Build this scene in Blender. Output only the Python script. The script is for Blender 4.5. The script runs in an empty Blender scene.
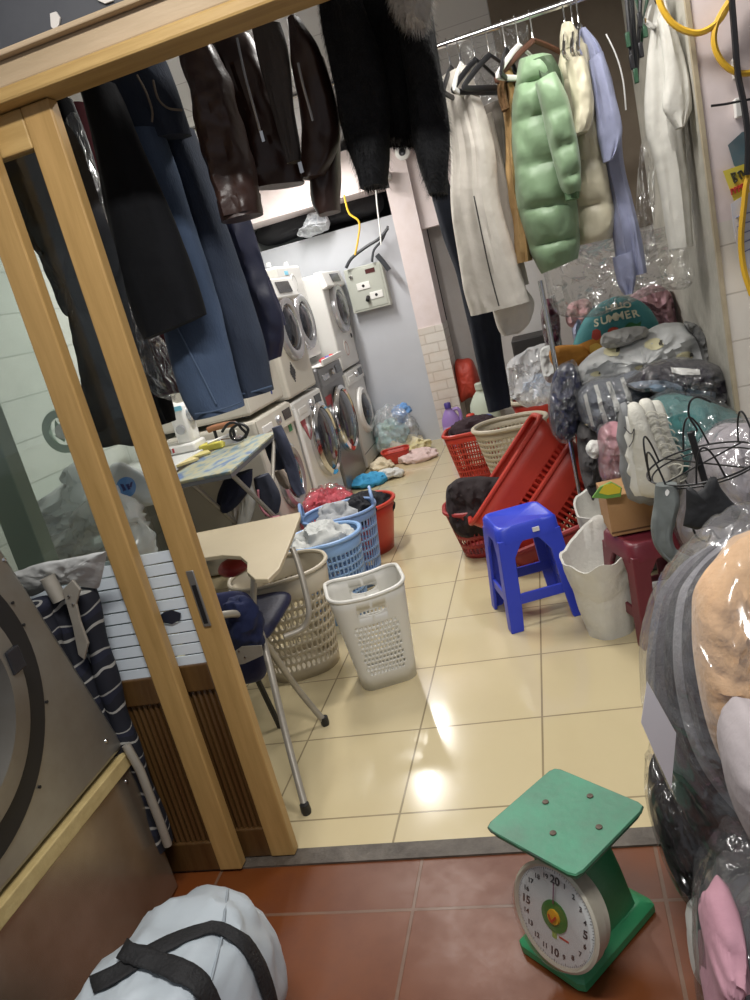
import bpy, bmesh, math, random
from mathutils import Vector, Matrix, noise
from mathutils.bvhtree import BVHTree
random.seed(7)
PI = math.pi
C = bpy.context.scene.collection
SC = bpy.context.scene

# ------------------------------------------------------------------ camera
HCAM = 1.45
FPX = 757.0
AX = ((0.95056168, -0.17523452, -0.25636957), (0.19599529, -0.30181274, 0.93300317), (-0.24086997, -0.93712429, -0.25254649))
cam_d = bpy.data.cameras.new('camera')
cam_d.sensor_fit = 'VERTICAL'; cam_d.sensor_height = 36.0; cam_d.lens = FPX / 1000 * 36
cam_d.clip_start = 0.02
cam = bpy.data.objects.new('camera', cam_d); C.objects.link(cam)
cam.matrix_world = Matrix(((AX[0][0], -AX[0][1], -AX[0][2], 0), (AX[1][0], -AX[1][1], -AX[1][2], 0),
                           (AX[2][0], -AX[2][1], -AX[2][2], HCAM), (0, 0, 0, 1)))
SC.camera = cam

def ray(u, v):
    a = (u - 375, v - 500, FPX)
    return Vector([sum(AX[i][k] * a[k] for k in range(3)) for i in range(3)])

def W(u, v, X=None, Y=None, Z=None):
    """a point of the photograph turned into a place, on the plane x=X, y=Y or z=Z"""
    r = ray(u, v)
    t = X / r.x if X is not None else Y / r.y if Y is not None else (Z - HCAM) / r.z
    return Vector((r.x * t, r.y * t, HCAM + r.z * t))

# ------------------------------------------------------------------ materials
def lin(h):
    h = h.lstrip('#')
    c = [int(h[i:i + 2], 16) / 255 for i in (0, 2, 4)]
    return tuple(x / 12.92 if x <= 0.04045 else ((x + 0.055) / 1.055) ** 2.4 for x in c) + (1,)

def newmat(name):
    m = bpy.data.materials.new(name); m.use_nodes = True
    nt = m.node_tree
    return m, nt, nt.nodes['Principled BSDF'], nt.nodes['Material Output']

def N(nt, t, **kw):
    n = nt.nodes.new(t)
    for k, v in kw.items(): setattr(n, k, v)
    return n

MATS = {}
def M(name, col, rough=0.6, metal=0.0, bump=None, var=None, spec=0.5, sheen=0.0, coat=0.0, stretch=None):
    """plain procedural surface; bump=(scale,strength), var=(scale,second colour,amount)"""
    if name in MATS: return MATS[name]
    m, nt, b, out = newmat(name)
    b.inputs['Base Color'].default_value = lin(col)
    b.inputs['Roughness'].default_value = rough
    b.inputs['Metallic'].default_value = metal
    b.inputs['Specular IOR Level'].default_value = spec
    b.inputs['Sheen Weight'].default_value = sheen
    b.inputs['Coat Weight'].default_value = coat
    b.inputs['Coat Roughness'].default_value = 0.15
    tc = N(nt, 'ShaderNodeTexCoord')
    src = tc.outputs['Object']
    if stretch:
        mp = N(nt, 'ShaderNodeMapping'); mp.inputs['Scale'].default_value = stretch
        nt.links.new(src, mp.inputs['Vector']); src = mp.outputs['Vector']
    if var:
        nz = N(nt, 'ShaderNodeTexNoise'); nz.inputs['Scale'].default_value = var[0]; nz.inputs['Detail'].default_value = 5
        nz.inputs['Roughness'].default_value = 0.65
        cr = N(nt, 'ShaderNodeValToRGB')
        cr.color_ramp.elements[0].position = 0.35; cr.color_ramp.elements[1].position = 0.72
        cr.color_ramp.elements[0].color = lin(col)
        a, c2 = lin(col), lin(var[1])
        cr.color_ramp.elements[1].color = tuple(a[i] * (1 - var[2]) + c2[i] * var[2] for i in range(3)) + (1,)
        nt.links.new(src, nz.inputs['Vector']); nt.links.new(nz.outputs['Fac'], cr.inputs['Fac'])
        nt.links.new(cr.outputs['Color'], b.inputs['Base Color'])
    if bump:
        nb = N(nt, 'ShaderNodeTexNoise'); nb.inputs['Scale'].default_value = bump[0]; nb.inputs['Detail'].default_value = 4
        bp = N(nt, 'ShaderNodeBump'); bp.inputs['Strength'].default_value = bump[1]; bp.inputs['Distance'].default_value = 0.01
        nt.links.new(src, nb.inputs['Vector']); nt.links.new(nb.outputs['Fac'], bp.inputs['Height'])
        nt.links.new(bp.outputs['Normal'], b.inputs['Normal'])
    MATS[name] = m
    return m

def film(name, tint='#ffffff', base=0.05, rough=0.12, bscale=14, bstr=0.6, gl=0.55, milky=0.0):
    """clear plastic film: see-through with glossy crinkles, optionally a little milky"""
    if name in MATS: return MATS[name]
    m, nt, b, out = newmat(name)
    nt.nodes.remove(b)
    tr = N(nt, 'ShaderNodeBsdfTransparent'); tr.inputs['Color'].default_value = lin(tint)
    g = N(nt, 'ShaderNodeBsdfGlossy'); g.inputs['Roughness'].default_value = rough
    lw = N(nt, 'ShaderNodeLayerWeight'); lw.inputs['Blend'].default_value = 0.25
    mr = N(nt, 'ShaderNodeMapRange'); mr.inputs['To Min'].default_value = base; mr.inputs['To Max'].default_value = gl
    mx = N(nt, 'ShaderNodeMixShader')
    tc = N(nt, 'ShaderNodeTexCoord'); mp = N(nt, 'ShaderNodeMapping'); mp.inputs['Scale'].default_value = (1, 1, .4); mp.inputs['Rotation'].default_value = (.3, .5, 0)
    nz = N(nt, 'ShaderNodeTexNoise'); nz.inputs['Scale'].default_value = bscale; nz.inputs['Detail'].default_value = 1.5
    nz.inputs['Distortion'].default_value = .5
    bp = N(nt, 'ShaderNodeBump'); bp.inputs['Strength'].default_value = min(1, bstr * 1.3); bp.inputs['Distance'].default_value = 0.035
    L = nt.links.new
    L(tc.outputs['Object'], mp.inputs['Vector']); L(mp.outputs['Vector'], nz.inputs['Vector']); L(nz.outputs['Fac'], bp.inputs['Height'])
    L(bp.outputs['Normal'], g.inputs['Normal']); L(bp.outputs['Normal'], lw.inputs['Normal'])
    L(lw.outputs['Fresnel'], mr.inputs['Value']); L(mr.outputs['Result'], mx.inputs['Fac'])
    L(tr.outputs['BSDF'], mx.inputs[1]); L(g.outputs['BSDF'], mx.inputs[2])
    last = mx.outputs['Shader']
    if milky:
        df = N(nt, 'ShaderNodeBsdfDiffuse'); df.inputs['Color'].default_value = (.85, .86, .88, 1)
        m2 = N(nt, 'ShaderNodeMixShader'); m2.inputs['Fac'].default_value = milky
        L(last, m2.inputs[1]); L(df.outputs['BSDF'], m2.inputs[2]); last = m2.outputs['Shader']
    L(last, out.inputs['Surface'])
    MATS[name] = m
    return m

def brickmat(name, c1, c2, mortar, bw, rh, ms, off=(0, 0, 0), rough=0.3, offset=0.0, axes='xy', bump=0.3, var=None, coat=0.0, roughvar=0):
    """tiles or bricks laid on world axes"""
    m, nt, b, out = newmat(name)
    L = nt.links.new
    ge = N(nt, 'ShaderNodeNewGeometry'); sx = N(nt, 'ShaderNodeSeparateXYZ'); cx = N(nt, 'ShaderNodeCombineXYZ')
    L(ge.outputs['Position'], sx.inputs['Vector'])
    for k, a in enumerate(axes):
        ad = N(nt, 'ShaderNodeMath', operation='ADD'); ad.inputs[1].default_value = off[k] + 100 * (bw, rh)[k]
        L(sx.outputs[a.upper()], ad.inputs[0]); L(ad.outputs[0], cx.inputs['XY'[k]])
    br = N(nt, 'ShaderNodeTexBrick'); br.offset = offset; br.squash = 1.0
    br.inputs['Scale'].default_value = 1; br.inputs['Brick Width'].default_value = bw; br.inputs['Row Height'].default_value = rh
    br.inputs['Mortar Size'].default_value = ms; br.inputs['Mortar Smooth'].default_value = 0.2; br.inputs['Bias'].default_value = 0
    br.inputs['Color1'].default_value = lin(c1); br.inputs['Color2'].default_value = lin(c2); br.inputs['Mortar'].default_value = lin(mortar)
    L(cx.outputs['Vector'], br.inputs['Vector'])
    nz = N(nt, 'ShaderNodeTexNoise'); nz.inputs['Scale'].default_value = 3.5; nz.inputs['Detail'].default_value = 8; nz.inputs['Roughness'].default_value = .7
    L(ge.outputs['Position'], nz.inputs['Vector'])
    last = br.outputs['Color']
    if var:
        mr = N(nt, 'ShaderNodeMapRange'); mr.inputs['From Min'].default_value = .45; mr.inputs['From Max'].default_value = .75
        mr.inputs['To Max'].default_value = var[1]
        L(nz.outputs['Fac'], mr.inputs['Value'])
        mx = N(nt, 'ShaderNodeMixRGB'); mx.inputs['Color2'].default_value = lin(var[0])
        L(mr.outputs['Result'], mx.inputs['Fac']); L(last, mx.inputs['Color1']); last = mx.outputs['Color']
    L(last, b.inputs['Base Color'])
    b.inputs['Roughness'].default_value = rough
    if roughvar:
        m3 = N(nt, 'ShaderNodeMapRange'); m3.inputs['From Min'].default_value = .3; m3.inputs['From Max'].default_value = .7
        m3.inputs['To Min'].default_value = rough; m3.inputs['To Max'].default_value = rough + roughvar
        L(nz.outputs['Fac'], m3.inputs['Value']); L(m3.outputs['Result'], b.inputs['Roughness'])
    b.inputs['Coat Weight'].default_value = coat
    if bump:
        bp = N(nt, 'ShaderNodeBump'); bp.inputs['Strength'].default_value = bump; bp.inputs['Distance'].default_value = .004; bp.invert = True
        L(br.outputs['Fac'], bp.inputs['Height']); L(bp.outputs['Normal'], b.inputs['Normal'])
    MATS[name] = m
    return m

def stripemat(name, cols, axis, width, rough=.7, off=0.0, wave=0.0):
    """woven bands: equal stripes along one object axis"""
    m, nt, b, out = newmat(name); L = nt.links.new
    tc = N(nt, 'ShaderNodeTexCoord'); sx = N(nt, 'ShaderNodeSeparateXYZ'); L(tc.outputs['Object'], sx.inputs['Vector'])
    a = sx.outputs[axis]
    if wave:
        nz = N(nt, 'ShaderNodeTexNoise'); nz.inputs['Scale'].default_value = 6; L(tc.outputs['Object'], nz.inputs['Vector'])
        mm = N(nt, 'ShaderNodeMath', operation='MULTIPLY_ADD'); mm.inputs[1].default_value = wave; L(nz.outputs['Fac'], mm.inputs[0]); L(a, mm.inputs[2]); a = mm.outputs[0]
    ad = N(nt, 'ShaderNodeMath', operation='MULTIPLY_ADD'); ad.inputs[1].default_value = 1 / width; ad.inputs[2].default_value = off + 50
    fr = N(nt, 'ShaderNodeMath', operation='FRACT'); L(a, ad.inputs[0]); L(ad.outputs[0], fr.inputs[0])
    cr = N(nt, 'ShaderNodeValToRGB'); cr.color_ramp.interpolation = 'CONSTANT'
    e = cr.color_ramp.elements
    while len(e) < len(cols): e.new(0.5)
    for i, (p, c) in enumerate(cols): e[i].position = p; e[i].color = lin(c)
    L(fr.outputs[0], cr.inputs['Fac']); L(cr.outputs['Color'], b.inputs['Base Color'])
    b.inputs['Roughness'].default_value = rough
    MATS[name] = m
    return m

# ------------------------------------------------------------------ mesh building
def catmull(P, m, closed=False):
    """resample points (tuples) smoothly to m samples"""
    n = len(P); out = []
    for j in range(m):
        t = j / m * n if closed else j / (m - 1) * (n - 1)
        i = min(int(t), n - 1 if closed else n - 2); f = t - i
        g = (lambda k: P[k % n]) if closed else (lambda k: P[max(0, min(n - 1, k))])
        a, b, c, d = g(i - 1), g(i), g(i + 1), g(i + 2)
        out.append(tuple(0.5 * (2 * b[k] + (c[k] - a[k]) * f + (2 * a[k] - 5 * b[k] + 4 * c[k] - d[k]) * f * f + (3 * b[k] - a[k] - 3 * c[k] + d[k]) * f ** 3) for k in range(len(b))))
    return out

ORG = {}
class MB:
    def __init__(s): s.v = []; s.f = []
    def add(s, vs, fs):
        o = len(s.v); s.v += [Vector(v) for v in vs]; s.f += [tuple(i + o for i in f) for f in fs]
    def box(s, lo, hi, mat=None):
        x0, y0, z0 = lo; x1, y1, z1 = hi
        vs = [Vector(p) for p in ((x0, y0, z0), (x1, y0, z0), (x1, y1, z0), (x0, y1, z0), (x0, y0, z1), (x1, y0, z1), (x1, y1, z1), (x0, y1, z1))]
        if mat: vs = [mat @ v for v in vs]
        s.add(vs, [(3, 2, 1, 0), (4, 5, 6, 7), (0, 1, 5, 4), (1, 2, 6, 5), (2, 3, 7, 6), (3, 0, 4, 7)])
        return s
    def hexa(s, b, t):
        s.add(list(b) + list(t), [(3, 2, 1, 0), (4, 5, 6, 7), (0, 1, 5, 4), (1, 2, 6, 5), (2, 3, 7, 6), (3, 0, 4, 7)]); return s
    def rings(s, R, cap=True, closed=False):
        n = len(R[0]); o = len(s.v)
        for r in R: s.v += [Vector(p) for p in r]
        k = len(R)
        for i in range(k if closed else k - 1):
            for j in range(n):
                a = o + i * n + j; b_ = o + i * n + (j + 1) % n
                c = o + ((i + 1) % k) * n + (j + 1) % n; d = o + ((i + 1) % k) * n + j
                s.f.append((a, b_, c, d))
        if cap and not closed:
            for idx, rev in ((0, True), (k - 1, False)):
                c = len(s.v); s.v.append(sum((Vector(p) for p in R[idx]), Vector()) / n)
                for j in range(n):
                    a = o + idx * n + j; b_ = o + idx * n + (j + 1) % n
                    s.f.append((c, b_, a) if rev else (c, a, b_))
        return s
    def tube(s, P, r, n=8, m=None, closed=False, flat=1.0):
        P = [Vector(p) for p in P]
        if m: P = [Vector(p) for p in catmull([tuple(p) for p in P], m, closed)]
        R = []; up = None; k = len(P)
        for i, p in enumerate(P):
            t = (P[(i + 1) % k] - P[i - 1]) if closed else (P[min(i + 1, k - 1)] - P[max(i - 1, 0)])
            if t.length < 1e-9: t = Vector((0, 0, 1))
            t.normalize()
            if up is None: up = t.orthogonal().normalized()
            up = (up - t * up.dot(t))
            if up.length < 1e-6: up = t.orthogonal()
            up.normalize(); sd = t.cross(up)
            rr = r(i / (k - 1)) if callable(r) else r
            R.append([p + (up * math.cos(a) + sd * math.sin(a) * flat) * rr for a in (2 * PI * j / n for j in range(n))])
        s.rings(R, True, closed); return s
    def bar(s, a, b, w, d, side=None):
        """straight bar with a rectangular section w (along side) by d"""
        a = Vector(a); b = Vector(b); t = (b - a).normalized()
        sd = Vector(side) if side else t.orthogonal()
        sd = (sd - t * sd.dot(t)).normalized(); q = t.cross(sd)
        R = [[p + sd * (x * w / 2) + q * (y * d / 2) for x, y in ((-1, -1), (1, -1), (1, 1), (-1, 1))] for p in (a, b)]
        s.add(R[0] + R[1], [(3, 2, 1, 0), (4, 5, 6, 7), (0, 1, 5, 4), (1, 2, 6, 5), (2, 3, 7, 6), (3, 0, 4, 7)]); return s
    def lathe(s, c, axis, prof, n=32, cap=True):
        """profile of (radius, offset along axis) about an axis"""
        c = Vector(c); ax = Vector(axis).normalized()
        u = Vector((0, 0, 1)) if abs(ax.z) < .9 else Vector((1, 0, 0))
        u = (u - ax * u.dot(ax)).normalized(); w = ax.cross(u)
        s.rings([[c + ax * h + (u * math.cos(a) + w * math.sin(a)) * max(r, 1e-4) for a in (2 * PI * j / n for j in range(n))] for r, h in prof], cap); return s
    def prism(s, poly, d):
        """closed polygon of points pushed along vector d"""
        n = len(poly); d = Vector(d)
        s.add([Vector(p) for p in poly] + [Vector(p) + d for p in poly], [tuple(range(n))[::-1], tuple(range(n, 2 * n))] + [(i, (i + 1) % n, n + (i + 1) % n, n + i) for i in range(n)]); return s
    def build(s, name, mat, parent=None, smooth=True, bevel=0, solid=0, sub=0, org=None, seg=2, angle=40):
        o0 = ORG.get(parent.name, Vector()) if parent else (Vector(org) if org is not None else None)
        if o0 is None:
            lo = Vector((min(v.x for v in s.v), min(v.y for v in s.v), min(v.z for v in s.v)))
            hi = Vector((max(v.x for v in s.v), max(v.y for v in s.v), 0)); o0 = Vector(((lo.x + hi.x) / 2, (lo.y + hi.y) / 2, lo.z))
        me = bpy.data.meshes.new(name)
        me.from_pydata([tuple(v - o0) for v in s.v], [], s.f)
        bm = bmesh.new(); bm.from_mesh(me)
        bmesh.ops.remove_doubles(bm, verts=bm.verts, dist=1e-5)
        bmesh.ops.recalc_face_normals(bm, faces=bm.faces)
        if smooth:
            ca = math.cos(math.radians(angle))
            for f in bm.faces: f.smooth = True
            for e in bm.edges:
                if len(e.link_faces) == 2 and e.link_faces[0].normal.dot(e.link_faces[1].normal) < ca: e.smooth = False
        bm.to_mesh(me); bm.free()
        me.materials.append(mat)
        o = bpy.data.objects.new(name, me); C.objects.link(o)
        if parent: o.parent = parent
        else: o.location = o0
        ORG[o.name] = o0
        if solid:
            md = o.modifiers.new('solidify', 'SOLIDIFY'); md.thickness = solid; md.offset = 0
        if bevel:
            md = o.modifiers.new('bevel', 'BEVEL'); md.width = bevel; md.segments = seg; md.limit_method = 'ANGLE'; md.angle_limit = math.radians(40); md.harden_normals = False
        if sub:
            md = o.modifiers.new('sub', 'SUBSURF'); md.levels = sub; md.render_levels = sub
        return o

def thing(name, label, cat, loc, group=None):
    o = bpy.data.objects.new(name, None); o.empty_display_size = .1; C.objects.link(o)
    o.location = loc; o['label'] = label; o['category'] = cat
    if group: o['group'] = group
    ORG[o.name] = Vector(loc)
    return o
def tag(o, label, cat, group=None, kind=None):
    o['label'] = label; o['category'] = cat
    if group: o['group'] = group
    if kind: o['kind'] = kind
    return o
def struct(o, label=None):
    o['kind'] = 'structure'
    if label: o['label'] = label
    return o
def plab(o, label): o['label'] = label; return o

def fbm(p, o=3): return noise.fractal(p, 0.9, 2.1, o, noise_basis='PERLIN_ORIGINAL')

def wdrop(rows, m):
    rows = [tuple(r) + ((1.0,) if len(r) == 4 else ()) for r in rows]
    return catmull(rows, m)

def garment(rows, Y, thick, folds=(5, .012), seed=0, m=40, n=40, wr=.006, wf=9, ybend=0.0, quilt=0, cap=True, ridge=0.0):
    """hanging cloth as a closed sleeve of cloth; each row is left and right edge in the photograph (+ fullness), hung at depth Y"""
    b = MB(); R = []
    rr = wdrop(rows, m)
    sd = Vector((seed * 3.7, seed * 1.3, seed * 9.1))
    for i, (ul, vl, ur, vr, tk) in enumerate(rr):
        t = i / (m - 1)
        yy = Y + ybend * t
        Lp = W(ul, vl, Y=yy); Rp = W(ur, vr, Y=yy); c = (Lp + Rp) / 2; h = (Rp - Lp) / 2
        fade = min(1, t * 3 + .25)
        ring = []
        for j in range(n):
            a = 2 * PI * j / n
            ca, sa = math.cos(a), math.sin(a)
            ca2 = math.copysign(abs(ca) ** .8, ca)
            p = c + h * ca2
            d = sa * thick / 2 * tk
            if quilt: d *= .80 + .26 * abs(math.sin(PI * t * quilt)) ** .5
            p.y -= d
            w = folds[1] * fade * 1.1 * fbm(Vector((ca2 * folds[0] * .42 + .5 * math.sin(t * 2 + seed), t * 1.1, seed * 7.3)), 2)
            w += .35 * folds[1] * fade * math.sin(ca2 * folds[0] * .8 + seed + 1.2 * math.sin(t * 2.2 + seed))
            p.y += w * (1 - .6 * ca2 ** 6)
            q = Vector((p.x * wf, p.y * wf, p.z * wf * .55)) + sd
            wn = fbm(q)
            if ridge: wn = (abs(wn) - .2) * (1 + ridge)
            p.y += wn * wr * 1.6
            p.x += fbm(q + Vector((11, 5, 3)), 2) * wr * .5
            ring.append(p)
        R.append(ring)
    b.rings(R, cap)
    return b

def puff(px, Y, thick, seed=0, n=72, rings=14, wr=.01, wf=7, tilt=(0, 0), power=2.4, base=.5, ridge=False, planar=None, closed_smooth=True):
    """filled outline in the photograph, hung at depth Y and swollen front and back to a real thickness"""
    P = catmull(px, n, True) if closed_smooth else resample(px, n)
    cu = sum(p[0] for p in px) / len(px); cv = sum(p[1] for p in px) / len(px)
    def pos(u, v): return W(u, v, Y=Y + tilt[0] * (u - cu) / 100 + tilt[1] * (v - cv) / 100)
    b = MB(); sd = Vector((seed * 2.9, seed * 5.1, seed * 1.7))
    R = []
    seq = [(k / rings, 1) for k in range(1, rings + 1)] + [(k / rings, -1) for k in range(rings - 1, 0, -1)]
    for k, sg in seq:
        ring = []
        for (u, v) in P:
            p = pos(cu + (u - cu) * k, cv + (v - cv) * k)
            d = thick / 2 * max(0, 1 - k ** power) ** base
            q = p * wf + sd + Vector((0, sg * 3, 0))
            w = fbm(q, 4)
            if ridge: w = .5 - abs(w) * 2.2
            w += .45 * (.3 - abs(fbm(q * 2.3 + Vector((9, 2, 5)), 3)) * 1.5)
            edge = min(1, (1 - k) * 6 + .25)
            p.y -= sg * d + w * wr * edge
            p.z += fbm(q + Vector((4, 4, 4)), 2) * wr * .4
            ring.append(p)
        R.append(ring)
    b.rings(R, True)
    return b

def resample(px, n):
    L = []; m = len(px)
    for i in range(m):
        a, c = px[i], px[(i + 1) % m]; L.append(math.hypot(c[0] - a[0], c[1] - a[1]))
    tot = sum(L); out = []
    for j in range(n):
        t = tot * j / n; i = 0
        while t > L[i]: t -= L[i]; i += 1
        f = t / L[i]; a, c = px[i], px[(i + 1) % m]
        out.append((a[0] + (c[0] - a[0]) * f, a[1] + (c[1] - a[1]) * f))
    return out

def blob(c, size, seed=0, wr=.03, wf=8, n=48, m=28, flat=None, ex=1.0, ridge=True, rot=0.0, pinch=0.0):
    """soft heap or bag body: a crumpled superellipsoid, optionally flattened at height flat"""
    c = Vector(c); b = MB(); R = []; sd = Vector((seed * 4.1, seed * 2.3, seed * 6.7))
    cr, sr = math.cos(rot), math.sin(rot)
    for i in range(m + 1):
        th = -PI / 2 + PI * i / m
        ring = []
        for j in range(n):
            ph = 2 * PI * j / n
            f = lambda x: math.copysign(abs(x) ** ex, x)
            d = Vector((f(math.cos(th)) * f(math.cos(ph)), f(math.cos(th)) * f(math.sin(ph)), f(math.sin(th))))
            if pinch and d.z > 0: d.x *= 1 - pinch * d.z; d.y *= 1 - pinch * d.z
            p = Vector((d.x * size[0], d.y * size[1], d.z * size[2]))
            w = fbm(p * wf + sd, 4)
            if ridge: w = .35 - abs(w) * 1.8
            p += d.normalized() * w * wr
            p = Vector((p.x * cr - p.y * sr, p.x * sr + p.y * cr, p.z)) + c
            if flat is not None and p.z < flat: p.z = flat + (p.z - flat) * .02
            ring.append(p)
        R.append(ring)
    b.rings(R[1:-1], True)
    return b

def bvh_of(o):
    vs = [v.co + ORG[o.name] for v in o.data.vertices]
    return BVHTree.FromPolygons(vs, [tuple(p.vertices) for p in o.data.polygons])
def hit(bv, u, v, off=.003):
    d = ray(u, v).normalized()
    h = bv.ray_cast(Vector((0, 0, HCAM)), d)
    if h[0] is None: return None
    nn = h[1] if h[1].dot(d) < 0 else -h[1]
    return h[0] + nn * off
def ribbon(bv, A, B, k=18, t=.003, cols=4):
    """strap or patch laid on a surface between two outlines of the photograph"""
    A = catmull(A, k); B = catmull(B, k); b = MB(); G = []
    for a, c in zip(A, B):
        row = []
        for j in range(cols + 1):
            f = j / cols
            p = hit(bv, a[0] + (c[0] - a[0]) * f, a[1] + (c[1] - a[1]) * f, t)
            row.append(p)
        if all(row): G.append(row)
    o = len(b.v)
    for r in G: b.v += r
    w = cols + 1
    for i in range(len(G) - 1):
        for j in range(cols): b.f.append((i * w + j, i * w + j + 1, (i + 1) * w + j + 1, (i + 1) * w + j))
    return b

def text(name, body, loc, size, mat, parent, xdir, ydir, depth=.0006, align='CENTER', bold=0):
    cu = bpy.data.curves.new(name, 'FONT'); cu.body = body; cu.size = size; cu.extrude = depth; cu.align_x = align; cu.align_y = 'CENTER'; cu.offset = bold
    cu.materials.append(mat)
    tmp = bpy.data.objects.new('lettering', cu); C.objects.link(tmp)
    bpy.context.view_layer.update()
    me = bpy.data.meshes.new_from_object(tmp.evaluated_get(bpy.context.evaluated_depsgraph_get()))
    bpy.data.objects.remove(tmp)
    o = bpy.data.objects.new(name, me); C.objects.link(o)
    x = Vector(xdir).normalized(); y = Vector(ydir); y = (y - x * y.dot(x)).normalized(); z = x.cross(y)
    p = Vector(loc)
    if parent: o.parent = parent; p = p - ORG[parent.name]
    o.matrix_local = Matrix(((x.x, y.x, z.x, p.x), (x.y, y.y, z.y, p.y), (x.z, y.z, z.z, p.z), (0, 0, 0, 1)))
    return o

# ------------------------------------------------------------------ perforated baskets
def perim(w, d, r, k):
    """k points round a rounded rectangle (w x d, corner r), starting at the middle of the -y side"""
    r = min(r, w / 2 - 1e-4, d / 2 - 1e-4)
    segs = [(w / 2 - r, 'l', (0, -d / 2), (1, 0)), (PI * r / 2, 'a', (w / 2 - r, -d / 2 + r), -PI / 2), (d - 2 * r, 'l', (w / 2, -d / 2 + r), (0, 1)),
            (PI * r / 2, 'a', (w / 2 - r, d / 2 - r), 0), (w - 2 * r, 'l', (w / 2 - r, d / 2), (-1, 0)), (PI * r / 2, 'a', (-w / 2 + r, d / 2 - r), PI / 2),
            (d - 2 * r, 'l', (-w / 2, d / 2 - r), (0, -1)), (PI * r / 2, 'a', (-w / 2 + r, -d / 2 + r), PI), (w / 2 - r, 'l', (-w / 2 + r, -d / 2), (1, 0))]
    tot = sum(s[0] for s in segs); out = []
    for j in range(k):
        t = tot * j / k
        for s in segs:
            if t <= s[0] + 1e-9: break
            t -= s[0]
        if s[1] == 'l': out.append((s[2][0] + s[3][0] * t, s[2][1] + s[3][1] * t))
        else:
            a = s[3] + t / r; out.append((s[2][0] + r * math.cos(a), s[2][1] + r * math.sin(a)))
    return out

def basket_walls(base, top, h, bands, mat4, K=480, rimcurve=None, den=104):
    """tapered wall, bands=(v0,v1,rows,cols,shape,fw,fh,mask); a hole is really cut in every cell the mask allows"""
    PB = perim(*base, K); PT = perim(*top, K)
    def pt(s, v):
        x = (s % 1.0) * K; i = int(x) % K; f = x - int(x); j = (i + 1) % K
        def q(P): return Vector((P[i][0] + (P[j][0] - P[i][0]) * f, P[i][1] + (P[j][1] - P[i][1]) * f))
        a, c = q(PB), q(PT); p = a + (c - a) * v
        hh = h + (rimcurve(s) if rimcurve else 0)
        return mat4 @ Vector((p.x, p.y, hh * v))
    b = MB()
    for (v0, v1, rows, cols, shape, fw, fh, mask) in bands:
        for r in range(rows):
            for c in range(cols):
                sh = .5 if (shape.endswith('s') and r % 2) or shape.endswith('h') else 0
                s0 = (c + sh) / cols; s1 = (c + 1 + sh) / cols; a0 = v0 + (v1 - v0) * r / rows; a1 = v0 + (v1 - v0) * (r + 1) / rows
                if not mask or not mask((s0 + s1) / 2 % 1.0, (a0 + a1) / 2):
                    q = max(1, round(den / cols))
                    for e in range(q):
                        x0 = s0 + (s1 - s0) * e / q; x1 = s0 + (s1 - s0) * (e + 1) / q
                        b.add([pt(x0, a0), pt(x1, a0), pt(x1, a1), pt(x0, a1)], [(0, 1, 2, 3)])
                    continue
                cs, ca = (s0 + s1) / 2, (a0 + a1) / 2; hs, ha = (s1 - s0) / 2, (a1 - a0) / 2
                out = []; inn = []
                for k in range(16):
                    an = 2 * PI * k / 16
                    x, y = math.cos(an), math.sin(an); mm = max(abs(x), abs(y)); ox, oy = x / mm, y / mm
                    if k % 2 == 0: out.append(pt(cs + ox * hs, ca + oy * ha))
                    if shape[0] == 'o': inn.append(pt(cs + x * hs * fw, ca + y * ha * fh))
                    elif k % 2 == 0: inn.append(pt(cs + ox * hs * fw, ca + oy * ha * fh))
                fs = []; vs = out + inn
                for k in range(8):
                    k2 = (k + 1) % 8
                    if shape[0] == 'o': fs += [(k, 8 + (2 * k + 1) % 16, 8 + 2 * k), (k, k2, 8 + (2 * k + 1) % 16), (k2, 8 + (2 * k2) % 16, 8 + (2 * k + 1) % 16)]
                    else: fs.append((k, k2, 8 + k2, 8 + k))
                b.add(vs, fs)
    return b, pt

def basket(name, label, cat, center, yaw, base, top, h, bands, mat, group=None, tilt=None, rim=.008, rimr=None, wall=.004, rimcurve=None, den=104, rimmat=None):
    m4 = Matrix.Translation(Vector(center)) @ (tilt if tilt else Matrix.Rotation(yaw, 4, 'Z'))
    t = thing(name, label, cat, center, group)
    b, pt = basket_walls(base, top, h, bands, m4, rimcurve=rimcurve, den=den)
    K = 96
    o = b.build('basket_wall', mat, t, smooth=True, solid=wall, angle=60)
    f = MB(); P = perim(base[0], base[1], base[2], 64)
    f.prism([m4 @ Vector((p[0], p[1], .001)) for p in P], m4.to_3x3() @ Vector((0, 0, .005))); f.build('basket_floor', mat, t, smooth=False)
    r = MB(); r.tube([pt(i / K, 1.0) for i in range(K)], rim, 8, closed=True); r.build('rim', rimmat or mat, t)
    return t, pt, m4
# ================================================================== THE SETTING
m_floor = brickmat('cream_tile', '#c8b994', '#c4b58f', '#8f8164', .4215, .4275, .0035, off=(1.087, -1.82), rough=.1, bump=.5, var=('#bba988', .25), coat=.25, roughvar=.08)
m_terra = brickmat('terracotta_tile', '#6c3816', '#653414', '#6e5240', .60, .60, .005, off=(.572, -1.469), rough=.32, bump=.4, var=('#522a1c', .7), roughvar=.25)
m_wallw = M('white_plaster', '#cfccc9', .7, bump=(30, .15), var=(2.2, '#b3aca6', .6))
m_wallg = M('grey_partition', '#c3c6cc', .5, bump=(12, .05), var=(1.4, '#b2b4ba', .5))
m_pink = M('pinkish_paint', '#e2d5d4', .6, bump=(20, .12), var=(5, '#cdbbb2', .5))
m_ceil = brickmat('ceiling_panel', '#a9a8a8', '#a3a2a3', '#7f7d7c', .6, .6, .006, rough=.7, bump=.2)
m_brickw = brickmat('white_painted_brick', '#dcd6ce', '#d6cfc6', '#cbc2b8', .21, .085, .006, rough=.6, offset=.5, axes='xz', bump=.8, var=('#c9b09a', .5))
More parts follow.
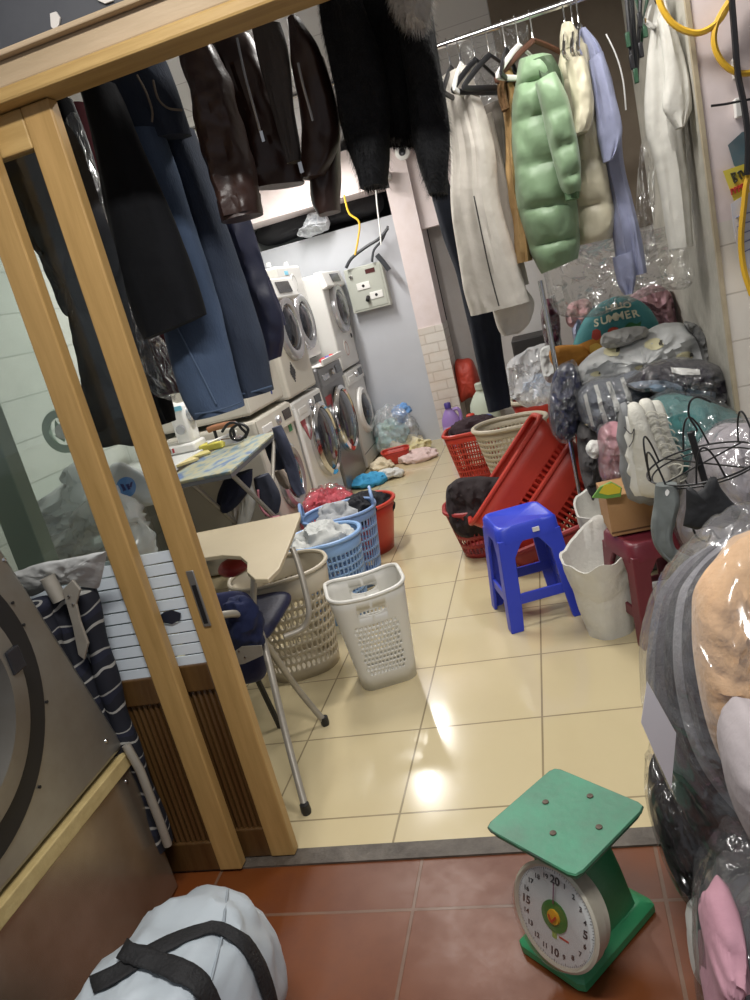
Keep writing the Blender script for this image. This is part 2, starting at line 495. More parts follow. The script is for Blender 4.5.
m_brickp = brickmat('cream_painted_block', '#dcd6cb', '#d8d2c6', '#b8b0a4', .6, .17, .003, off=(.1, .04), rough=.6, axes='xz', bump=.5, var=('#cbbfb2', .5))
m_leftw = brickmat('pale_green_block', '#d8dad4', '#d2d6d0', '#b9bdb6', .5, .2, .004, rough=.6, axes='yz', bump=.5, var=('#b7bdb5', .6))
m_greyw = M('stained_grey_plaster', '#bbb7ac', .8, bump=(25, .4), var=(5, '#8d8a80', .8))
m_brown = M('brown_board', '#6f6355', .75, bump=(20, .1), var=(3, '#5d5144', .8))
m_dark = M('dark_recess', '#2b2b2e', .8)
m_stone = M('grey_threshold_stone', '#5f574e', .6, bump=(40, .4), var=(14, '#3f3730', 1.0))

def B(name, lo, hi, mat, label=None, bevel=0):
    return struct(MB().box(lo, hi).build(name, mat, smooth=False, bevel=bevel), label)
B('floor', (-2.6, 1.70, -.06), (1.7, 9.0, 0), m_floor, 'cream glossy tiled floor of the shop')
B('floor_front', (-2.6, -1.2, -.06), (1.7, 1.638, -.004), m_terra, 'brown terracotta tiled floor in front of the doorway')
B('trim_1', (-2.6, 1.638, -.06), (1.7, 1.70, .002), m_stone, 'worn grey stone threshold of the sliding door')
B('ceiling', (-2.6, 1.8, 2.75), (1.7, 9.0, 2.81), m_ceil, 'grey panelled ceiling')
B('wall_left', (-2.62, 1.9, 0), (-2.5, 9.0, 2.75), m_leftw, 'pale green white painted block wall behind the glass')
B('wall_far', (-2.6, 8.9, 0), (1.0, 9.0, 2.75), m_dark)
B('wall_partition', (-2.5, 7.16, 0), (-1.05, 7.24, 2.1), m_wallg, 'grey white partition wall behind the laundry machines')
# pillar: pinkish plaster above, white painted brick below
B('pillar_1', (-1.095, 6.8, 1.08), (-.878, 7.18, 2.75), m_pink, 'pinkish white plastered upper half of pillar')
B('pillar_2', (-1.10, 6.79, 0), (-.872, 7.18, 1.08), m_brickw, 'white painted brick lower half of pillar')
B('beam_1', (-2.5, 6.78, 2.31), (-1.095, 7.2, 2.66), m_pink, 'pinkish white ceiling beam meeting the pillar')
B('wall_back', (-.878, 6.85, 1.89), (-.2, 7.0, 2.75), m_pink, 'plaster above the passage opening')
B('wall_back_right', (-.2, 6.85, 0), (1.0, 7.0, 2.75), m_wallw)
B('wall_passage', (-.875, 7.22, 0), (.2, 7.3, 2.75), m_wallw, 'pale wall at the end of the narrow passage')
# right alcove
B('wall_alcove', (-.0, 4.4, 1.45), (.62, 4.46, 2.75), m_brown, 'brown board wall behind the hanging coats')
B('wall_alcove_low', (-.0, 4.41, 0), (.62, 4.46, 1.45), m_wallw)
B('wall_right', (.62, 3.012, 0), (.74, 4.46, 2.75), m_greyw, 'stained grey plaster side wall of the alcove')
B('wall_pier', (.6205, 3.0, 0), (1.7, 3.01, 1.4), m_brickp, 'cream painted block face of the right pier')
B('wall_pier_upper', (.6205, 3.0, 1.4), (1.7, 3.01, 2.75), m_pink, 'pinkish plaster upper face of the right pier')
B('trim_2', (.614, 2.994, .0), (.628, 3.02, 2.75), M('yellowed_edge', '#b5a88e', .7, var=(6, '#8f8168', .8)), 'yellowed edge strip of the right pier')
# shop front: head beam and dark transom
m_gold = M('golden_varnished_wood', '#b3905a', .42, bump=(9, .12), var=(3.5, '#917240', .7), stretch=(8, 8, .7), spec=.4)
m_goldh = M('golden_varnished_wood_rail', '#b99a63', .45, bump=(9, .12), var=(3.5, '#94743f', .8), stretch=(.7, 8, 8), spec=.4)
m_brownw = M('brown_varnished_wood', '#5a4123', .35, bump=(9, .15), var=(3, '#452c14', .9), stretch=(8, 8, .6), coat=.2)
m_palew = M('worn_pale_wood', '#b8a285', .55, bump=(12, .15), var=(2.5, '#94805f', .7), stretch=(.6, 6, 6))
m_transom = M('dark_transom_board', '#55565a', .45, var=(2.5, '#3e3f44', .8))
B('trim_3', (-2.2, 1.63, 2.062), (1.2, 1.74, 2.112), m_palew, 'worn pale wooden head rail above the doorway', .004)
B('trim_4', (-2.2, 1.62, 2.032), (1.2, 1.72, 2.062), m_goldh, 'golden varnished moulding under the head rail', .006)
B('trim_5', (-2.2, 1.61, 2.112), (1.2, 1.66, 2.124), m_palew, 'thin wooden lip under the transom', .003)
B('wall_front', (-2.2, 1.67, 2.124), (1.2, 1.72, 2.8), m_transom, 'dark grey transom above the wooden head rail')
m_white = M('white_chip', '#d9d3cc', .5)
def chip(px, name, lab):
    b = MB(); P = [W(u, v, Y=1.668) for u, v in px]; b.prism(P, (0, -.004, 0)); tag(b.build(name, m_white), lab, 'sticker')
chip([(51, 14), (57, 12), (61, 18), (60, 25), (56, 31), (52, 27)], 'sticker_scrap', 'white torn sticker scrap on the dark transom, further left one')
chip([(96, -3), (112, -6), (114, 1), (106, 4), (99, 1)], 'sticker_scrap', 'white torn sticker scrap at the top edge of the dark transom')

# ------------------------------------------------------------------ sliding doors
m_glass = film('door_glass', '#f2f5f3', base=.03, rough=.02, bscale=1, bstr=0, gl=.35)
m_blind = M('frosted_white_strip', '#d3dce3', .35, var=(4, '#c3ced6', .6))
m_steel = M('brushed_steel', '#9a9792', .38, .8, bump=(60, .05))
m_black = M('black_plastic', '#18181a', .45)
def door_leaf(name, lab, x0, x1, Y, stile_w, top_z=2.03, handle=False):
    t = thing(name, lab, 'door', (x1, Y, 0)); t['kind'] = 'structure'
    d = .036
    def bx(nm, lo, hi, mat, bevel=.004, par=t): return MB().box(lo, hi).build(nm, mat, par, smooth=False, bevel=bevel)
    bx('stile', (x1 - stile_w, Y - d / 2, .004), (x1, Y + d / 2, top_z), m_gold)
    bx('stile', (x0, Y - d / 2, .004), (x0 + stile_w, Y + d / 2, top_z), m_gold)
    xi0, xi1 = x0 + stile_w, x1 - stile_w
    bx('top_rail', (xi0, Y - d / 2, top_z - .085), (xi1, Y + d / 2, top_z), m_goldh)
    bx('middle_rail', (xi0, Y - d / 2 + .003, .555), (xi1, Y + d / 2 - .003, .635), m_brownw)
    bx('bottom_rail', (xi0, Y - d / 2 + .003, .004), (xi1, Y + d / 2 - .003, .10), m_brownw)
    rb = MB(); k = int((xi1 - xi0) / .017)
    for i in range(k):
        x = xi0 + (xi1 - xi0) * (i + .5) / k; rb.tube([(x, Y, .10), (x, Y, .555)], .0082, 8)
    rb.build('ribbed_panel', m_brownw, t)
    g = MB().box((xi0, Y - .002, .635), (xi1, Y + .002, top_z - .085)).build('glass_pane', m_glass, t, smooth=False)
    bl = MB(); z = .962
    while z > .65:
        bl.box((xi0 + .001, Y - .006, z - .0285), (xi1 - .001, Y - .0025, z)); z -= .0335
    bl.build('frosted_strips', m_blind, t, smooth=False)
    return t
dA = door_leaf('door_1', 'front wooden sliding door leaf with glass, frosted strips and ribbed lower panel', -1.98, -1.102, 1.645, .070)
dB = door_leaf('door_2', 'rear wooden sliding door leaf with recessed steel handle in its stile', -1.86, -.951, 1.688, .074)
ORG[dB.name] = Vector(dB.location)
# handle and dark patch on the rear leaf
hz0, hz1 = W(197, 628, Y=1.668).z, W(193, 570, Y=1.668).z; hx = W(199, 600, Y=1.668).x
h = MB().box((hx - .011, 1.6655, hz0), (hx + .011, 1.670, hz1)).build('handle_plate', m_steel, dB, bevel=.004)
MB().box((hx - .006, 1.6645, hz0 + .01), (hx + .006, 1.6665, hz1 - .04)).build('handle_slot', m_black, h, smooth=False)
pp = MB(); pp.prism([W(u, v, Y=1.678) for u, v in ((158, 617), (164, 612), (172, 610), (181, 613), (180, 620), (172, 624), (160, 622))], (0, -.001, 0))
plab(pp.build('dark_patch', M('dark_patch', '#1d2230', .5), dB), 'dark torn patch on the frosted strips')
# a dark film hangs inside the glass
m_dfilm = M('dark_plastic_sheet', '#34353a', .35, bump=(14, .5), var=(5, '#1f2024', .9))
b = puff([(-20, 128), (60, 118), (100, 200), (128, 300), (150, 430), (118, 446), (92, 440), (82, 375), (80, 322), (62, 312), (48, 280), (30, 238), (4, 200), (-20, 190)], 1.95, .012, 3, wr=.02, wf=9, n=90)
tag(b.build('plastic_sheet', m_dfilm), 'dark torn plastic sheet hanging behind the upper door glass', 'plastic sheet')
# green-grey post seen through the glass
MB_ = MB(); xa = W(0, 500, Y=1.80).x; xb = W(42, 546, Y=1.80).x
struct(MB_.box((xb - .1, 1.79, 0), (xb, 1.85, 2.03)).build('trim_6', M('grey_green_paint', '#a0a89e', .6, var=(4, '#8f978d', .6)), smooth=False, bevel=.004), 'grey green post behind the door glass')

# ------------------------------------------------------------------ lamps
m_tube = newmat('lit_tube')[0]; _b = m_tube.node_tree.nodes['Principled BSDF']
_b.inputs['Emission Color'].default_value = (1, .98, .95, 1); _b.inputs['Emission Strength'].default_value = 14
def tube_light(loc0, loc1, lab, watts, size, light_loc=None, rot=None):
    a, c = Vector(loc0), Vector(loc1); t = thing('tube_light', lab, 'light', tuple((a + c) / 2), 'ceiling tube lights')
    MB().bar(a + Vector((0, 0, .045)), c + Vector((0, 0, .045)), .07, .04, (0, 0, 1)).build('lamp_body', M('lamp_body_white', '#e6e6e6', .5), t, smooth=False, bevel=.005)
    MB().tube([a, c], .014, 10).build('tube', m_tube, t)
    for e in (a, c):
        d = (c - a).normalized() * (.02 if e == a else -.02); MB().tube([e, e + d], .017, 10).build('end_cap', m_black, t)
    ld = bpy.data.lights.new('tube_glow', 'AREA'); ld.energy = watts; ld.shape = 'RECTANGLE'; ld.size = (c - a).length; ld.size_y = size; ld.color = (1, .97, .93)
    o = bpy.data.objects.new('tube_glow', ld); C.objects.link(o); o.location = (a + c) / 2 - Vector((0, 0, .03))
    dx = (c - a).normalized(); z = Vector((0, 0, 1)); y = z.cross(dx)
    o.matrix_world = Matrix(((dx.x, y.x, z.x, o.location.x), (dx.y, y.y, z.y, o.location.y), (dx.z, y.z, z.z, o.location.z), (0, 0, 0, 1)))
    return t
tube_light((-1.68, 5.3, 2.62), (-1.68, 6.5, 2.62), 'lit white tube light under the ceiling before the far beam', 36, .10)
tube_light((-1.2, 3.4, 2.62), (-1.2, 4.3, 2.62), 'lit white tube light under the ceiling over the middle of the shop', 36, .10)
tube_light((-.35, 2.72, 2.66), (.5, 2.72, 2.66), 'lit white tube light between the two clothes rails', 20, .10)
tube_light((-.8, .68, 2.60), (.3, .68, 2.60), 'lit white tube light above the brown front floor', 38, .15)
w = bpy.data.worlds.new('world'); SC.world = w; w.use_nodes = True
w.node_tree.nodes['Background'].inputs['Color'].default_value = (.9, .93, 1, 1); w.node_tree.nodes['Background'].inputs['Strength'].default_value = .26
# ================================================================== MACHINES
m_wm = M('white_enamel', '#d9d8d4', .3, var=(2, '#cfcdc6', .5))
m_wm2 = M('cream_enamel', '#cfcabd', .35, var=(2, '#c2bcae', .6))
m_gm = M('silver_grey_enamel', '#7c7c7e', .35, .35)
m_chrome = M('chrome', '#d6d6d8', .12, 1.0)
m_silver = M('silver_plastic', '#b9babd', .25, .6)
m_dglass = M('dark_door_glass', '#2a2b30', .05, spec=.8, var=(3, '#42434c', .8))
m_disp = M('dark_display', '#26272b', .2)
m_red = M('red_sticker', '#a83038', .5)
m_green = M('green_sticker', '#3c8f5a', .5)
m_whitep = M('white_plastic', '#e4e3df', .35)
def machine(name, lab, cat, X, y0, y1, z0, z1, depth, body, ring, rr, rc, glass_r, protrude=.03, panel='washer', group=None, panel_h=.12, extra=None):
    t = thing(name, lab, cat, (X, (y0 + y1) / 2, z0), group)
    MB().box((X - depth, y0, z0 + .012), (X, y1, z1)).build('body', body, t, bevel=.018, smooth=False)
    for yy in (y0 + .06, y1 - .06): MB().tube([(X - .06, yy, z0), (X - .06, yy, z0 + .02)], .018, 10).build('foot', m_black, t)
    cy, cz = rc
    if panel == 'washer':
        p = MB().hexa([(X, y0 + .012, z1 - panel_h), (X + .016, y0 + .012, z1 - panel_h), (X + .016, y1 - .012, z1 - panel_h), (X, y1 - .012, z1 - panel_h)],
                      [(X, y0 + .012, z1 - .008), (X + .006, y0 + .012, z1 - .008), (X + .006, y1 - .012, z1 - .008), (X, y1 - .012, z1 - .008)]).build('control_panel', body if body != m_gm else m_gm, t, smooth=False, bevel=.004)
        w = y1 - y0; zc = z1 - panel_h * .5
        MB().lathe((X + .008, y0 + w * .52, zc), (1, 0, 0), [(.028, 0), (.028, .016), (.022, .026), (0, .026)], 20).build('dial_knob', m_silver, p)
        MB().box((X + .006, y0 + w * .70, zc - .03), (X + .015, y0 + w * .92, zc + .034)).build('display', m_disp, p, smooth=False)
        MB().box((X + .006, y0 + w * .10, zc - .035), (X + .016, y0 + w * .36, zc + .012)).build('detergent_drawer', m_silver if body == m_gm else m_whitep, p, smooth=False, bevel=.004)
    elif panel == 'dryer':
        p = MB().hexa([(X, y0 + .005, z1 - panel_h), (X + .05, y0 + .005, z1 - panel_h + .02), (X + .05, y1 - .005, z1 - panel_h + .02), (X, y1 - .005, z1 - panel_h)],
                      [(X - .05, y0 + .005, z1 + .012), (X + .02, y0 + .005, z1 + .012), (X + .02, y1 - .005, z1 + .012), (X - .05, y1 - .005, z1 + .012)]).build('control_panel', m_whitep, t, smooth=False, bevel=.01)
        w = y1 - y0
        def pf(y, f): return Vector((X + .052 - .03 * f, y, z1 - panel_h + .02 + (panel_h - .008) * f))
        d = MB(); d.prism([pf(y0 + w * .35, .25), pf(y0 + w * .8, .25), pf(y0 + w * .8, .8), pf(y0 + w * .35, .8)], (.003, 0, .001)); d.build('display', m_disp, p, smooth=False)
    r = MB().lathe((X, cy, cz), (1, 0, 0), [(rr * .98, -.005), (rr, .012), (rr * .97, protrude), (rr * .86, protrude + .012), (glass_r * 1.04, protrude + .004), (glass_r, protrude - .012)], 44)
    dr = r.build('door', ring, t)
    MB().lathe((X, cy, cz), (1, 0, 0), [(glass_r * 1.01, protrude - .012), (glass_r * .9, protrude + .004), (glass_r * .55, protrude + .026), (0, protrude + .034)], 36).build('door_glass', m_dglass, dr)
    return t
g = 'laundry machines along the left wall'
t = machine('washing_machine', 'white front-load washer at far end of row, with white door ring', 'washing machine', -1.75, 6.42, 7.08, 0, .885, .55, m_wm, m_whitep, .215, (6.76, .49), .15, group=g)
ln = MB().box((-1.752, 6.43, .14), (-1.748, 7.07, .144)).build('kick_panel_seam', m_disp, t, smooth=False)
t = machine('tumble_dryer', 'white dryer stacked on farthest washer, next to grey electric box', 'tumble dryer', -1.75, 6.42, 7.08, .89, 1.74, .6, m_wm, m_silver, .225, (6.78, 1.43), .15, .035, 'dryer', g, .14)
# round sticker and lock
def rsticker(t, X, cy, cz, r, ring_mat, name='round_sticker'):
    b = MB().lathe((X, cy, cz), (1, 0, 0), [(r, 0), (r, .002), (0, .002)], 24).build(name, m_whitep, t)
    MB().lathe((X + .0005, cy, cz), (1, 0, 0), [(r * .86, 0), (r * .86, .0025), (r * .72, .0025), (r * .72, 0)], 24, False).build('sticker_ring', ring_mat, b)
m_pinkst = M('faded_pink_print', '#b98f86', .6)
rsticker(t, -1.75, 6.72, 1.07, .075, m_pinkst)
MB().box((-1.75, 6.98, 1.14), (-1.742, 7.01, 1.18)).build('lock', m_black, t, bevel=.003)
t = machine('washing_machine', 'silver grey front-load washer with big chrome door, second from far end', 'washing machine', -1.75, 5.66, 6.36, 0, 1.03, .6, m_gm, m_chrome, .285, (6.02, .56), .245, .045, group=g, panel_h=.15)
s = MB().box((-1.751, 5.70, .73), (-1.747, 5.86, .80)).build('red_label', m_red, t, smooth=False)
t = machine('tumble_dryer', 'white dryer with round logo, set back above the silver grey washer', 'tumble dryer', -1.86, 5.70, 6.30, 1.09, 1.84, .55, m_wm, m_silver, .225, (5.98, 1.395), .15, .035, None, g)
rsticker(t, -1.86, 6.05, 1.70, .075, M('grey_print', '#a9a6a2', .5))
MB().box((-1.862, 5.86, 1.77), (-1.858, 5.95, 1.80)).build('blue_label', M('pale_blue_label', '#7fc4dd', .5), t, smooth=False)
MB().box((-1.95, 5.76, 1.855), (-1.93, 5.8, 1.885)).build('foot', m_whitep, t); MB().box((-1.95, 6.2, 1.855), (-1.93, 6.24, 1.885)).build('foot', m_whitep, t)
# shelf tray with small red things under it
tr = MB(); tr.box((-2.3, 5.7, 1.034), (-1.70, 6.32, 1.046)); tr.box((-1.71, 5.7, 1.046), (-1.695, 6.32, 1.085)); tag(tr.build('shelf_tray', m_whitep, bevel=.004, smooth=False), 'white tray lying on top of the silver grey washer', 'tray')
for i, (yy, c, lab) in enumerate(((5.86, '#b5303a', 'small red packet at the near end of the white tray'), (6.0, '#5d4fa0', 'small purple packet in the middle of the white tray'), (6.13, '#c9403f', 'small red packet at the far end of the white tray'))):
    tag(blob((-1.74, yy, 1.069), (.028, .05, .022), i, .01, 20, 18, 10).build('small_packet', M('packet%d' % i, c, .4)), lab, 'packet', 'packets on the washer tray')
t = machine('washing_machine', 'white front-load washer with big chrome door, red triangle label, third from far end', 'washing machine', -1.75, 4.90, 5.60, 0, .90, .6, m_wm, m_chrome, .285, (5.36, .54), .245, .045, group=g, panel_h=.14)
b = MB(); b.prism([(-1.749, 4.95, .78), (-1.749, 5.08, .78), (-1.749, 5.08, .60)], (.003, 0, 0)); b.build('red_label', m_red, t, smooth=False)
t = machine('tumble_dryer', 'white dryer with a jutting control panel and vent slots, nearest stack', 'tumble dryer', -1.75, 4.92, 5.58, .915, 1.72, .6, m_wm2, m_silver, .235, (5.25, 1.385), .16, .035, 'dryer', g, .15)
gr = MB()
for i in range(7): gr.box((-1.752, 5.1 - .05 + i * .016, 1.02 + .018 * abs(i - 3)), (-1.746, 5.1 - .042 + i * .016, 1.16 - .018 * abs(i - 3)))
gr.build('vent_slots', m_disp, t, smooth=False)
t = machine('washing_machine', 'white washer behind the ironing board with small dark display', 'washing machine', -1.75, 4.18, 4.86, 0, .93, .6, m_wm2, m_silver, .22, (4.5, .5), .15, group=g, panel_h=.14)
MB().box((-1.752, 4.72, .74), (-1.746, 4.78, .80)).build('green_label', m_green, t, smooth=False)
t = machine('tumble_dryer', 'cream dryer mostly hidden by hanging navy jacket, with small blue dot', 'tumble dryer', -1.76, 4.20, 4.84, .95, 1.72, .6, m_wm2, m_silver, .22, (4.5, 1.36), .15, .035, 'dryer', g, .14)
MB().lathe((-1.76, 4.62, 1.03), (1, 0, 0), [(.012, 0), (.012, .003), (0, .003)], 12).build('blue_dot', M('blue_dot', '#2c3f8c', .4), t)
# electric box on the partition
eb = [W(u, v, Y=7.05) for u, v in ((346, 270), (381, 262), (388, 306), (354, 314))]
x0, x1 = min(p.x for p in eb), max(p.x for p in eb); z0, z1 = eb[3].z, eb[0].z
t = thing('electric_box', 'grey metal electric box fixed on the partition wall', 'electric box', (x0, 7.15, z0))
MB().box((x0, 7.05, z0), (x1, 7.158, z1)).build('box_body', M('grey_green_enamel', '#b3b6ac', .4), t, smooth=False, bevel=.005)
w_, h_ = x1 - x0, z1 - z0
d = MB().box((x0 + .02, 7.044, z0 + .02), (x1 - .02, 7.05, z1 - .02)).build('box_door', M('grey_green_enamel', '#b3b6ac', .4), t, smooth=False, bevel=.002)
MB().box((x0 + w_ * .55, 7.041, z0 + h_ * .80), (x0 + w_ * .80, 7.046, z0 + h_ * .90)).build('display', M('dark_red_display', '#4a1e1e', .3), t, smooth=False)
for fx, fz in ((.42, .56), (.70, .30)):
    sk = MB().box((x0 + w_ * (fx - .17), 7.036, z0 + h_ * (fz - .08)), (x0 + w_ * (fx + .17), 7.046, z0 + h_ * (fz + .08))).build('socket', m_whitep, t, smooth=False, bevel=.003)
    MB().lathe((x0 + w_ * fx, 7.0365, z0 + h_ * fz), (0, -1, 0), [(.014, 0), (.012, .004), (0, .004)], 12).build('socket_hole', m_black, sk)
MB().tube([(x0 + w_ * .48, 7.035, z0 + h_ * .3), (x0 + w_ * .46, 7.0, z0 + h_ * .22)], .018, 8).build('plug', m_black, t)
MB().box((x0 + w_ * .12, 7.02, z0 + h_ * .80), (x0 + w_ * .20, 7.05, z0 + h_ * .84)).build('latch', m_chrome, t)
# cables over the box
def px_tube(pts, Y, r, n=6, m=None): 
    return MB().tube([W(u, v, Y=(Y if not isinstance(Y, (list, tuple)) else Y[i])) for i, (u, v) in enumerate(pts)], r, n, m or len(pts) * 8)
m_cab = M('dark_cable', '#3a3d42', .5); m_ycab = M('yellow_cable', '#d6a92c', .45)
tag(px_tube([(346, 268), (352, 258), (366, 247), (380, 238), (388, 228)], 7.0, .016).build('power_cable', m_cab), 'dark grey power cable rising from the electric box', 'cable')
tag(px_tube([(388, 226), (382, 240), (374, 250), (372, 262)], 7.02, .012).build('power_cable', m_cab), 'short dark cable dropping to the top right of the electric box', 'cable')
tag(px_tube([(377, 255), (383, 262), (389, 270)], 6.98, .026).build('adapter_plug', m_cab), 'dark grey adapter hanging at the right of the electric box', 'plug')
tag(px_tube([(344, 195), (349, 213), (359, 222), (358, 240), (355, 255)], 6.72, .009).build('yellow_wire', m_ycab), 'thin yellow wire hanging from the far beam to the electric box', 'cable')
tag(px_tube([(376, 190), (377, 205), (380, 230), (381, 245)], 6.7, .007).build('hanging_wire', m_whitep), 'thin white wire hanging down the pillar front', 'cable')
# hung camera on the pillar and its bracket
t = thing('security_camera', 'small white round security camera at the top of pillar', 'camera', tuple(W(402, 152, Y=6.7)))
c = W(402, 152, Y=6.7); MB().lathe(c + Vector((0, .1, 0)), (0, -1, 0), [(.05, 0), (.06, .05), (.06, .09), (.035, .1), (0, .1)], 20).build('camera_body', m_whitep, t)
MB().lathe(c + Vector((0, 0, 0)), (0, -1, 0), [(.03, 0), (.025, .012), (0, .014)], 16).build('lens', m_disp, t)
t = thing('wall_bracket', 'small black and white bracket on beam beside the pillar', 'bracket', tuple(W(386, 178, Y=6.7)))
c = W(385, 176, Y=6.72); MB().box(c - Vector((.04, .04, .03)), c + Vector((.04, .08, .03))).build('bracket_arm', m_whitep, t, bevel=.005)
MB().box(c - Vector((.06, .05, .10)), c + Vector((.02, -.01, -.02))).build('bracket_base', m_black, t, bevel=.005)
# dark things on top of the partition
b = puff([(262, 225), (350, 192), (378, 190), (380, 212), (330, 226), (268, 246)], 7.3, .3, 4, wr=.02)
tag(b.build('storage_bag', M('black_bag_cloth', '#1e1e23', .7)), 'big black bag stored on top of partition wall', 'bag')
b = puff([(297, 236), (303, 224), (312, 212), (322, 213), (330, 222), (326, 230), (310, 237)], 7.0, .2, 9, wr=.05, wf=10, ridge=True)
tag(b.build('plastic_bag', M('grey_white_bag', '#b9bcc0', .35, bump=(20, .6))), 'crumpled pale plastic bag on top of the partition wall', 'bag')

# ------------------------------------------------------------------ big steel machine at the front left
XM = -1.285
m_stain = M('dull_stainless', '#97958f', .33, .7, bump=(5, .03), var=(3, '#74695c', .6))
m_stain2 = M('polished_stainless', '#b5aa9a', .27, .8, bump=(5, .06), var=(6, '#8f7f68', .7))
t = thing('industrial_washer', 'big stainless steel washer with black-rimmed round door, front left corner', 'washing machine', (XM, 1.3, 0))
def MX(u, v): return W(u, v, X=XM)
e0, e1 = MX(0, 545), MX(125, 744)
top = e1 + (e0 - e1) * 1.15
poly = [Vector((XM, .35, e1.z - .004)), Vector((XM, e1.y, e1.z - .004)), Vector((XM, top.y, top.z)), Vector((XM, .35, top.z))]
MB().prism(poly, (-.75, 0, 0)).build('upper_housing', m_stain, t, smooth=False, bevel=.012)
zs = MX(128, 750).z; zb = MX(0, 925).z
MB().box((XM - .75, .35, zb - .002), (XM + .012, e1.y + .006, zs + .006)).build('cream_strip', M('cream_edge_strip', '#c4b07c', .55, bump=(30, .3), var=(9, '#a08a5a', .8)), t, smooth=False, bevel=.003)
MB().box((XM - .75, .35, .0), (XM, e1.y, zb - .004)).build('lower_housing', m_stain2, t, smooth=False, bevel=.006)
pr = [MX(41, 690), MX(0, 597), MX(0, 857)]
(ay, az), (by, bz), (cy, cz) = [(p.y, p.z) for p in pr]
D = 2 * (ay * (bz - cz) + by * (cz - az) + cy * (az - bz))
oy = ((ay * ay + az * az) * (bz - cz) + (by * by + bz * bz) * (cz - az) + (cy * cy + cz * cz) * (az - bz)) / D
oz = ((ay * ay + az * az) * (cy - by) + (by * by + bz * bz) * (ay - cy) + (cy * cy + cz * cz) * (by - ay)) / D
Rr = math.hypot(ay - oy, az - oz)
print('door circle', oy, oz, Rr)
MB().lathe((XM, oy, oz), (1, 0, 0), [(Rr, -.005), (Rr, .006), (Rr * .80, .007), (Rr * .80, 0)], 72).build('door_gasket', m_black, t)
dd = MB().lathe((XM, oy, oz), (1, 0, 0), [(Rr * .79, -.005), (Rr * .78, .03), (Rr * .62, .04), (Rr * .6, .0)], 72).build('door', m_stain, t)
MB().lathe((XM, oy, oz), (1, 0, 0), [(Rr * .6, .0), (Rr * .5, .02), (0, .05)], 48).build('door_glass', m_dglass, dd)
for (u, v) in ((4, 560), (106, 741), (126, 781), (12, 603), (23, 625), (46, 702), (39, 787)):
    p = MX(u, v); big = (u, v) in ((4, 560), (106, 741), (126, 781))
    MB().lathe((XM, p.y, p.z), (1, 0, 0), [(.006 if big else .0035, 0), (.004, .004), (0, .005)], 10).build('bolt', m_chrome if big else m_black, t)
p = MX(4, 660); MB().box((XM + .028, p.y - .03, p.z - .028), (XM + .042, p.y + .012, p.z + .028)).build('warning_plate', m_disp, dd, smooth=False, bevel=.003)
# ================================================================== FURNITURE AND BASKETS
RZ = lambda a: Matrix.Rotation(a, 4, 'Z')
m_red_pl = M('red_plastic', '#c23d2c', .4, var=(4, '#a52d27', .6))
m_red_dk = M('deep_red_plastic', '#9c2f2e', .45, var=(4, '#8a2628', .6))
m_blue_pl = M('royal_blue_plastic', '#3245c6', .38, var=(3, '#2c3db2', .5))
m_lblue = M('sky_blue_plastic', '#8aaedb', .4)
m_dblue = M('slate_blue_plastic', '#7f9cc9', .4)
m_beige_pl = M('beige_plastic', '#bfb5a0', .45)
m_wht_pl = M('warm_white_plastic', '#d9d7d0', .4)
m_maroon = M('maroon_plastic', '#6b2430', .4, var=(4, '#5b1c28', .6))

def stool(name, lab, cat, center, yaw, side, h, top, mat, sticker=False, group=None):
    t = thing(name, lab, cat, center, group); m4 = Matrix.Translation(Vector(center)) @ RZ(yaw)
    s, q = side / 2, top / 2
    st = MB(); st.rings([[m4 @ Vector((x, y, z)) for x, y in perim(2 * a, 2 * a, r, 48)] for a, r, z in ((q + .006, .03, h - .07), (q + .002, .03, h - .012), (q - .008, .03, h), (q - .02, .025, h), (q - .024, .02, h - .004))], cap=True)
    st.build('seat', mat, t, angle=50)
    lw = .062
    for sx in (-1, 1):
        for sy in (-1, 1):
            def cr(f, w):  # L section corner at height f
                e = q + (s - q) * (1 - f); z = h * f
                a, b_ = sx * e, sy * e
                return [m4 @ Vector((a, b_, z)), m4 @ Vector((a - sx * w, b_, z)), m4 @ Vector((a - sx * w, b_ - sy * .014, z)), m4 @ Vector((a - sx * .016, b_ - sy * .016, z)), m4 @ Vector((a - sx * .014, b_ - sy * w, z)), m4 @ Vector((a, b_ - sy * w, z))]
            MB().rings([cr(f, w) for f, w in ((0, lw * .85), (.02, lw * .9), (.3, lw), (.7, lw), (.82, lw * 1.5), (.88, lw * 2.0))], cap=True).build('leg', mat, t, smooth=False, bevel=.004)
    f = .30; e = q + (s - q) * (1 - f)
    for a in range(4):
        r = RZ(a * PI / 2)
        MB().bar(m4 @ r @ Vector((-e + .02, -e + .012, h * f)), m4 @ r @ Vector((e - .02, -e + .012, h * f)), .045, .012, m4.to_3x3() @ Vector((0, 0, 1))).build('stretcher', mat, t, smooth=False, bevel=.003)
    if sticker:
        c = m4 @ Vector((.03, -q - .0115, h - .035)); xx = m4.to_3x3() @ Vector((1, 0, 0)); zz = Vector((0, 0, 1))
        k = MB(); k.prism([c + xx * a + zz * b_ for a, b_ in ((-.014, -.009), (.014, -.009), (.014, .009), (-.014, .009))], m4.to_3x3() @ Vector((0, .006, 0))); plab(k.build('price_sticker', m_whitep, t, smooth=False), 'small white sticker')
    return t
stool('plastic_stool', 'royal blue plastic stool standing before the tipped red baskets', 'stool', (-.258, 3.07, 0), math.radians(18), .325, .445, .255, m_blue_pl, True)
stool('plastic_stool', 'maroon plastic stool holding cardboard box behind the woven sack', 'stool', (.220, 2.79, 0), math.radians(20), .30, .40, .25, m_maroon)

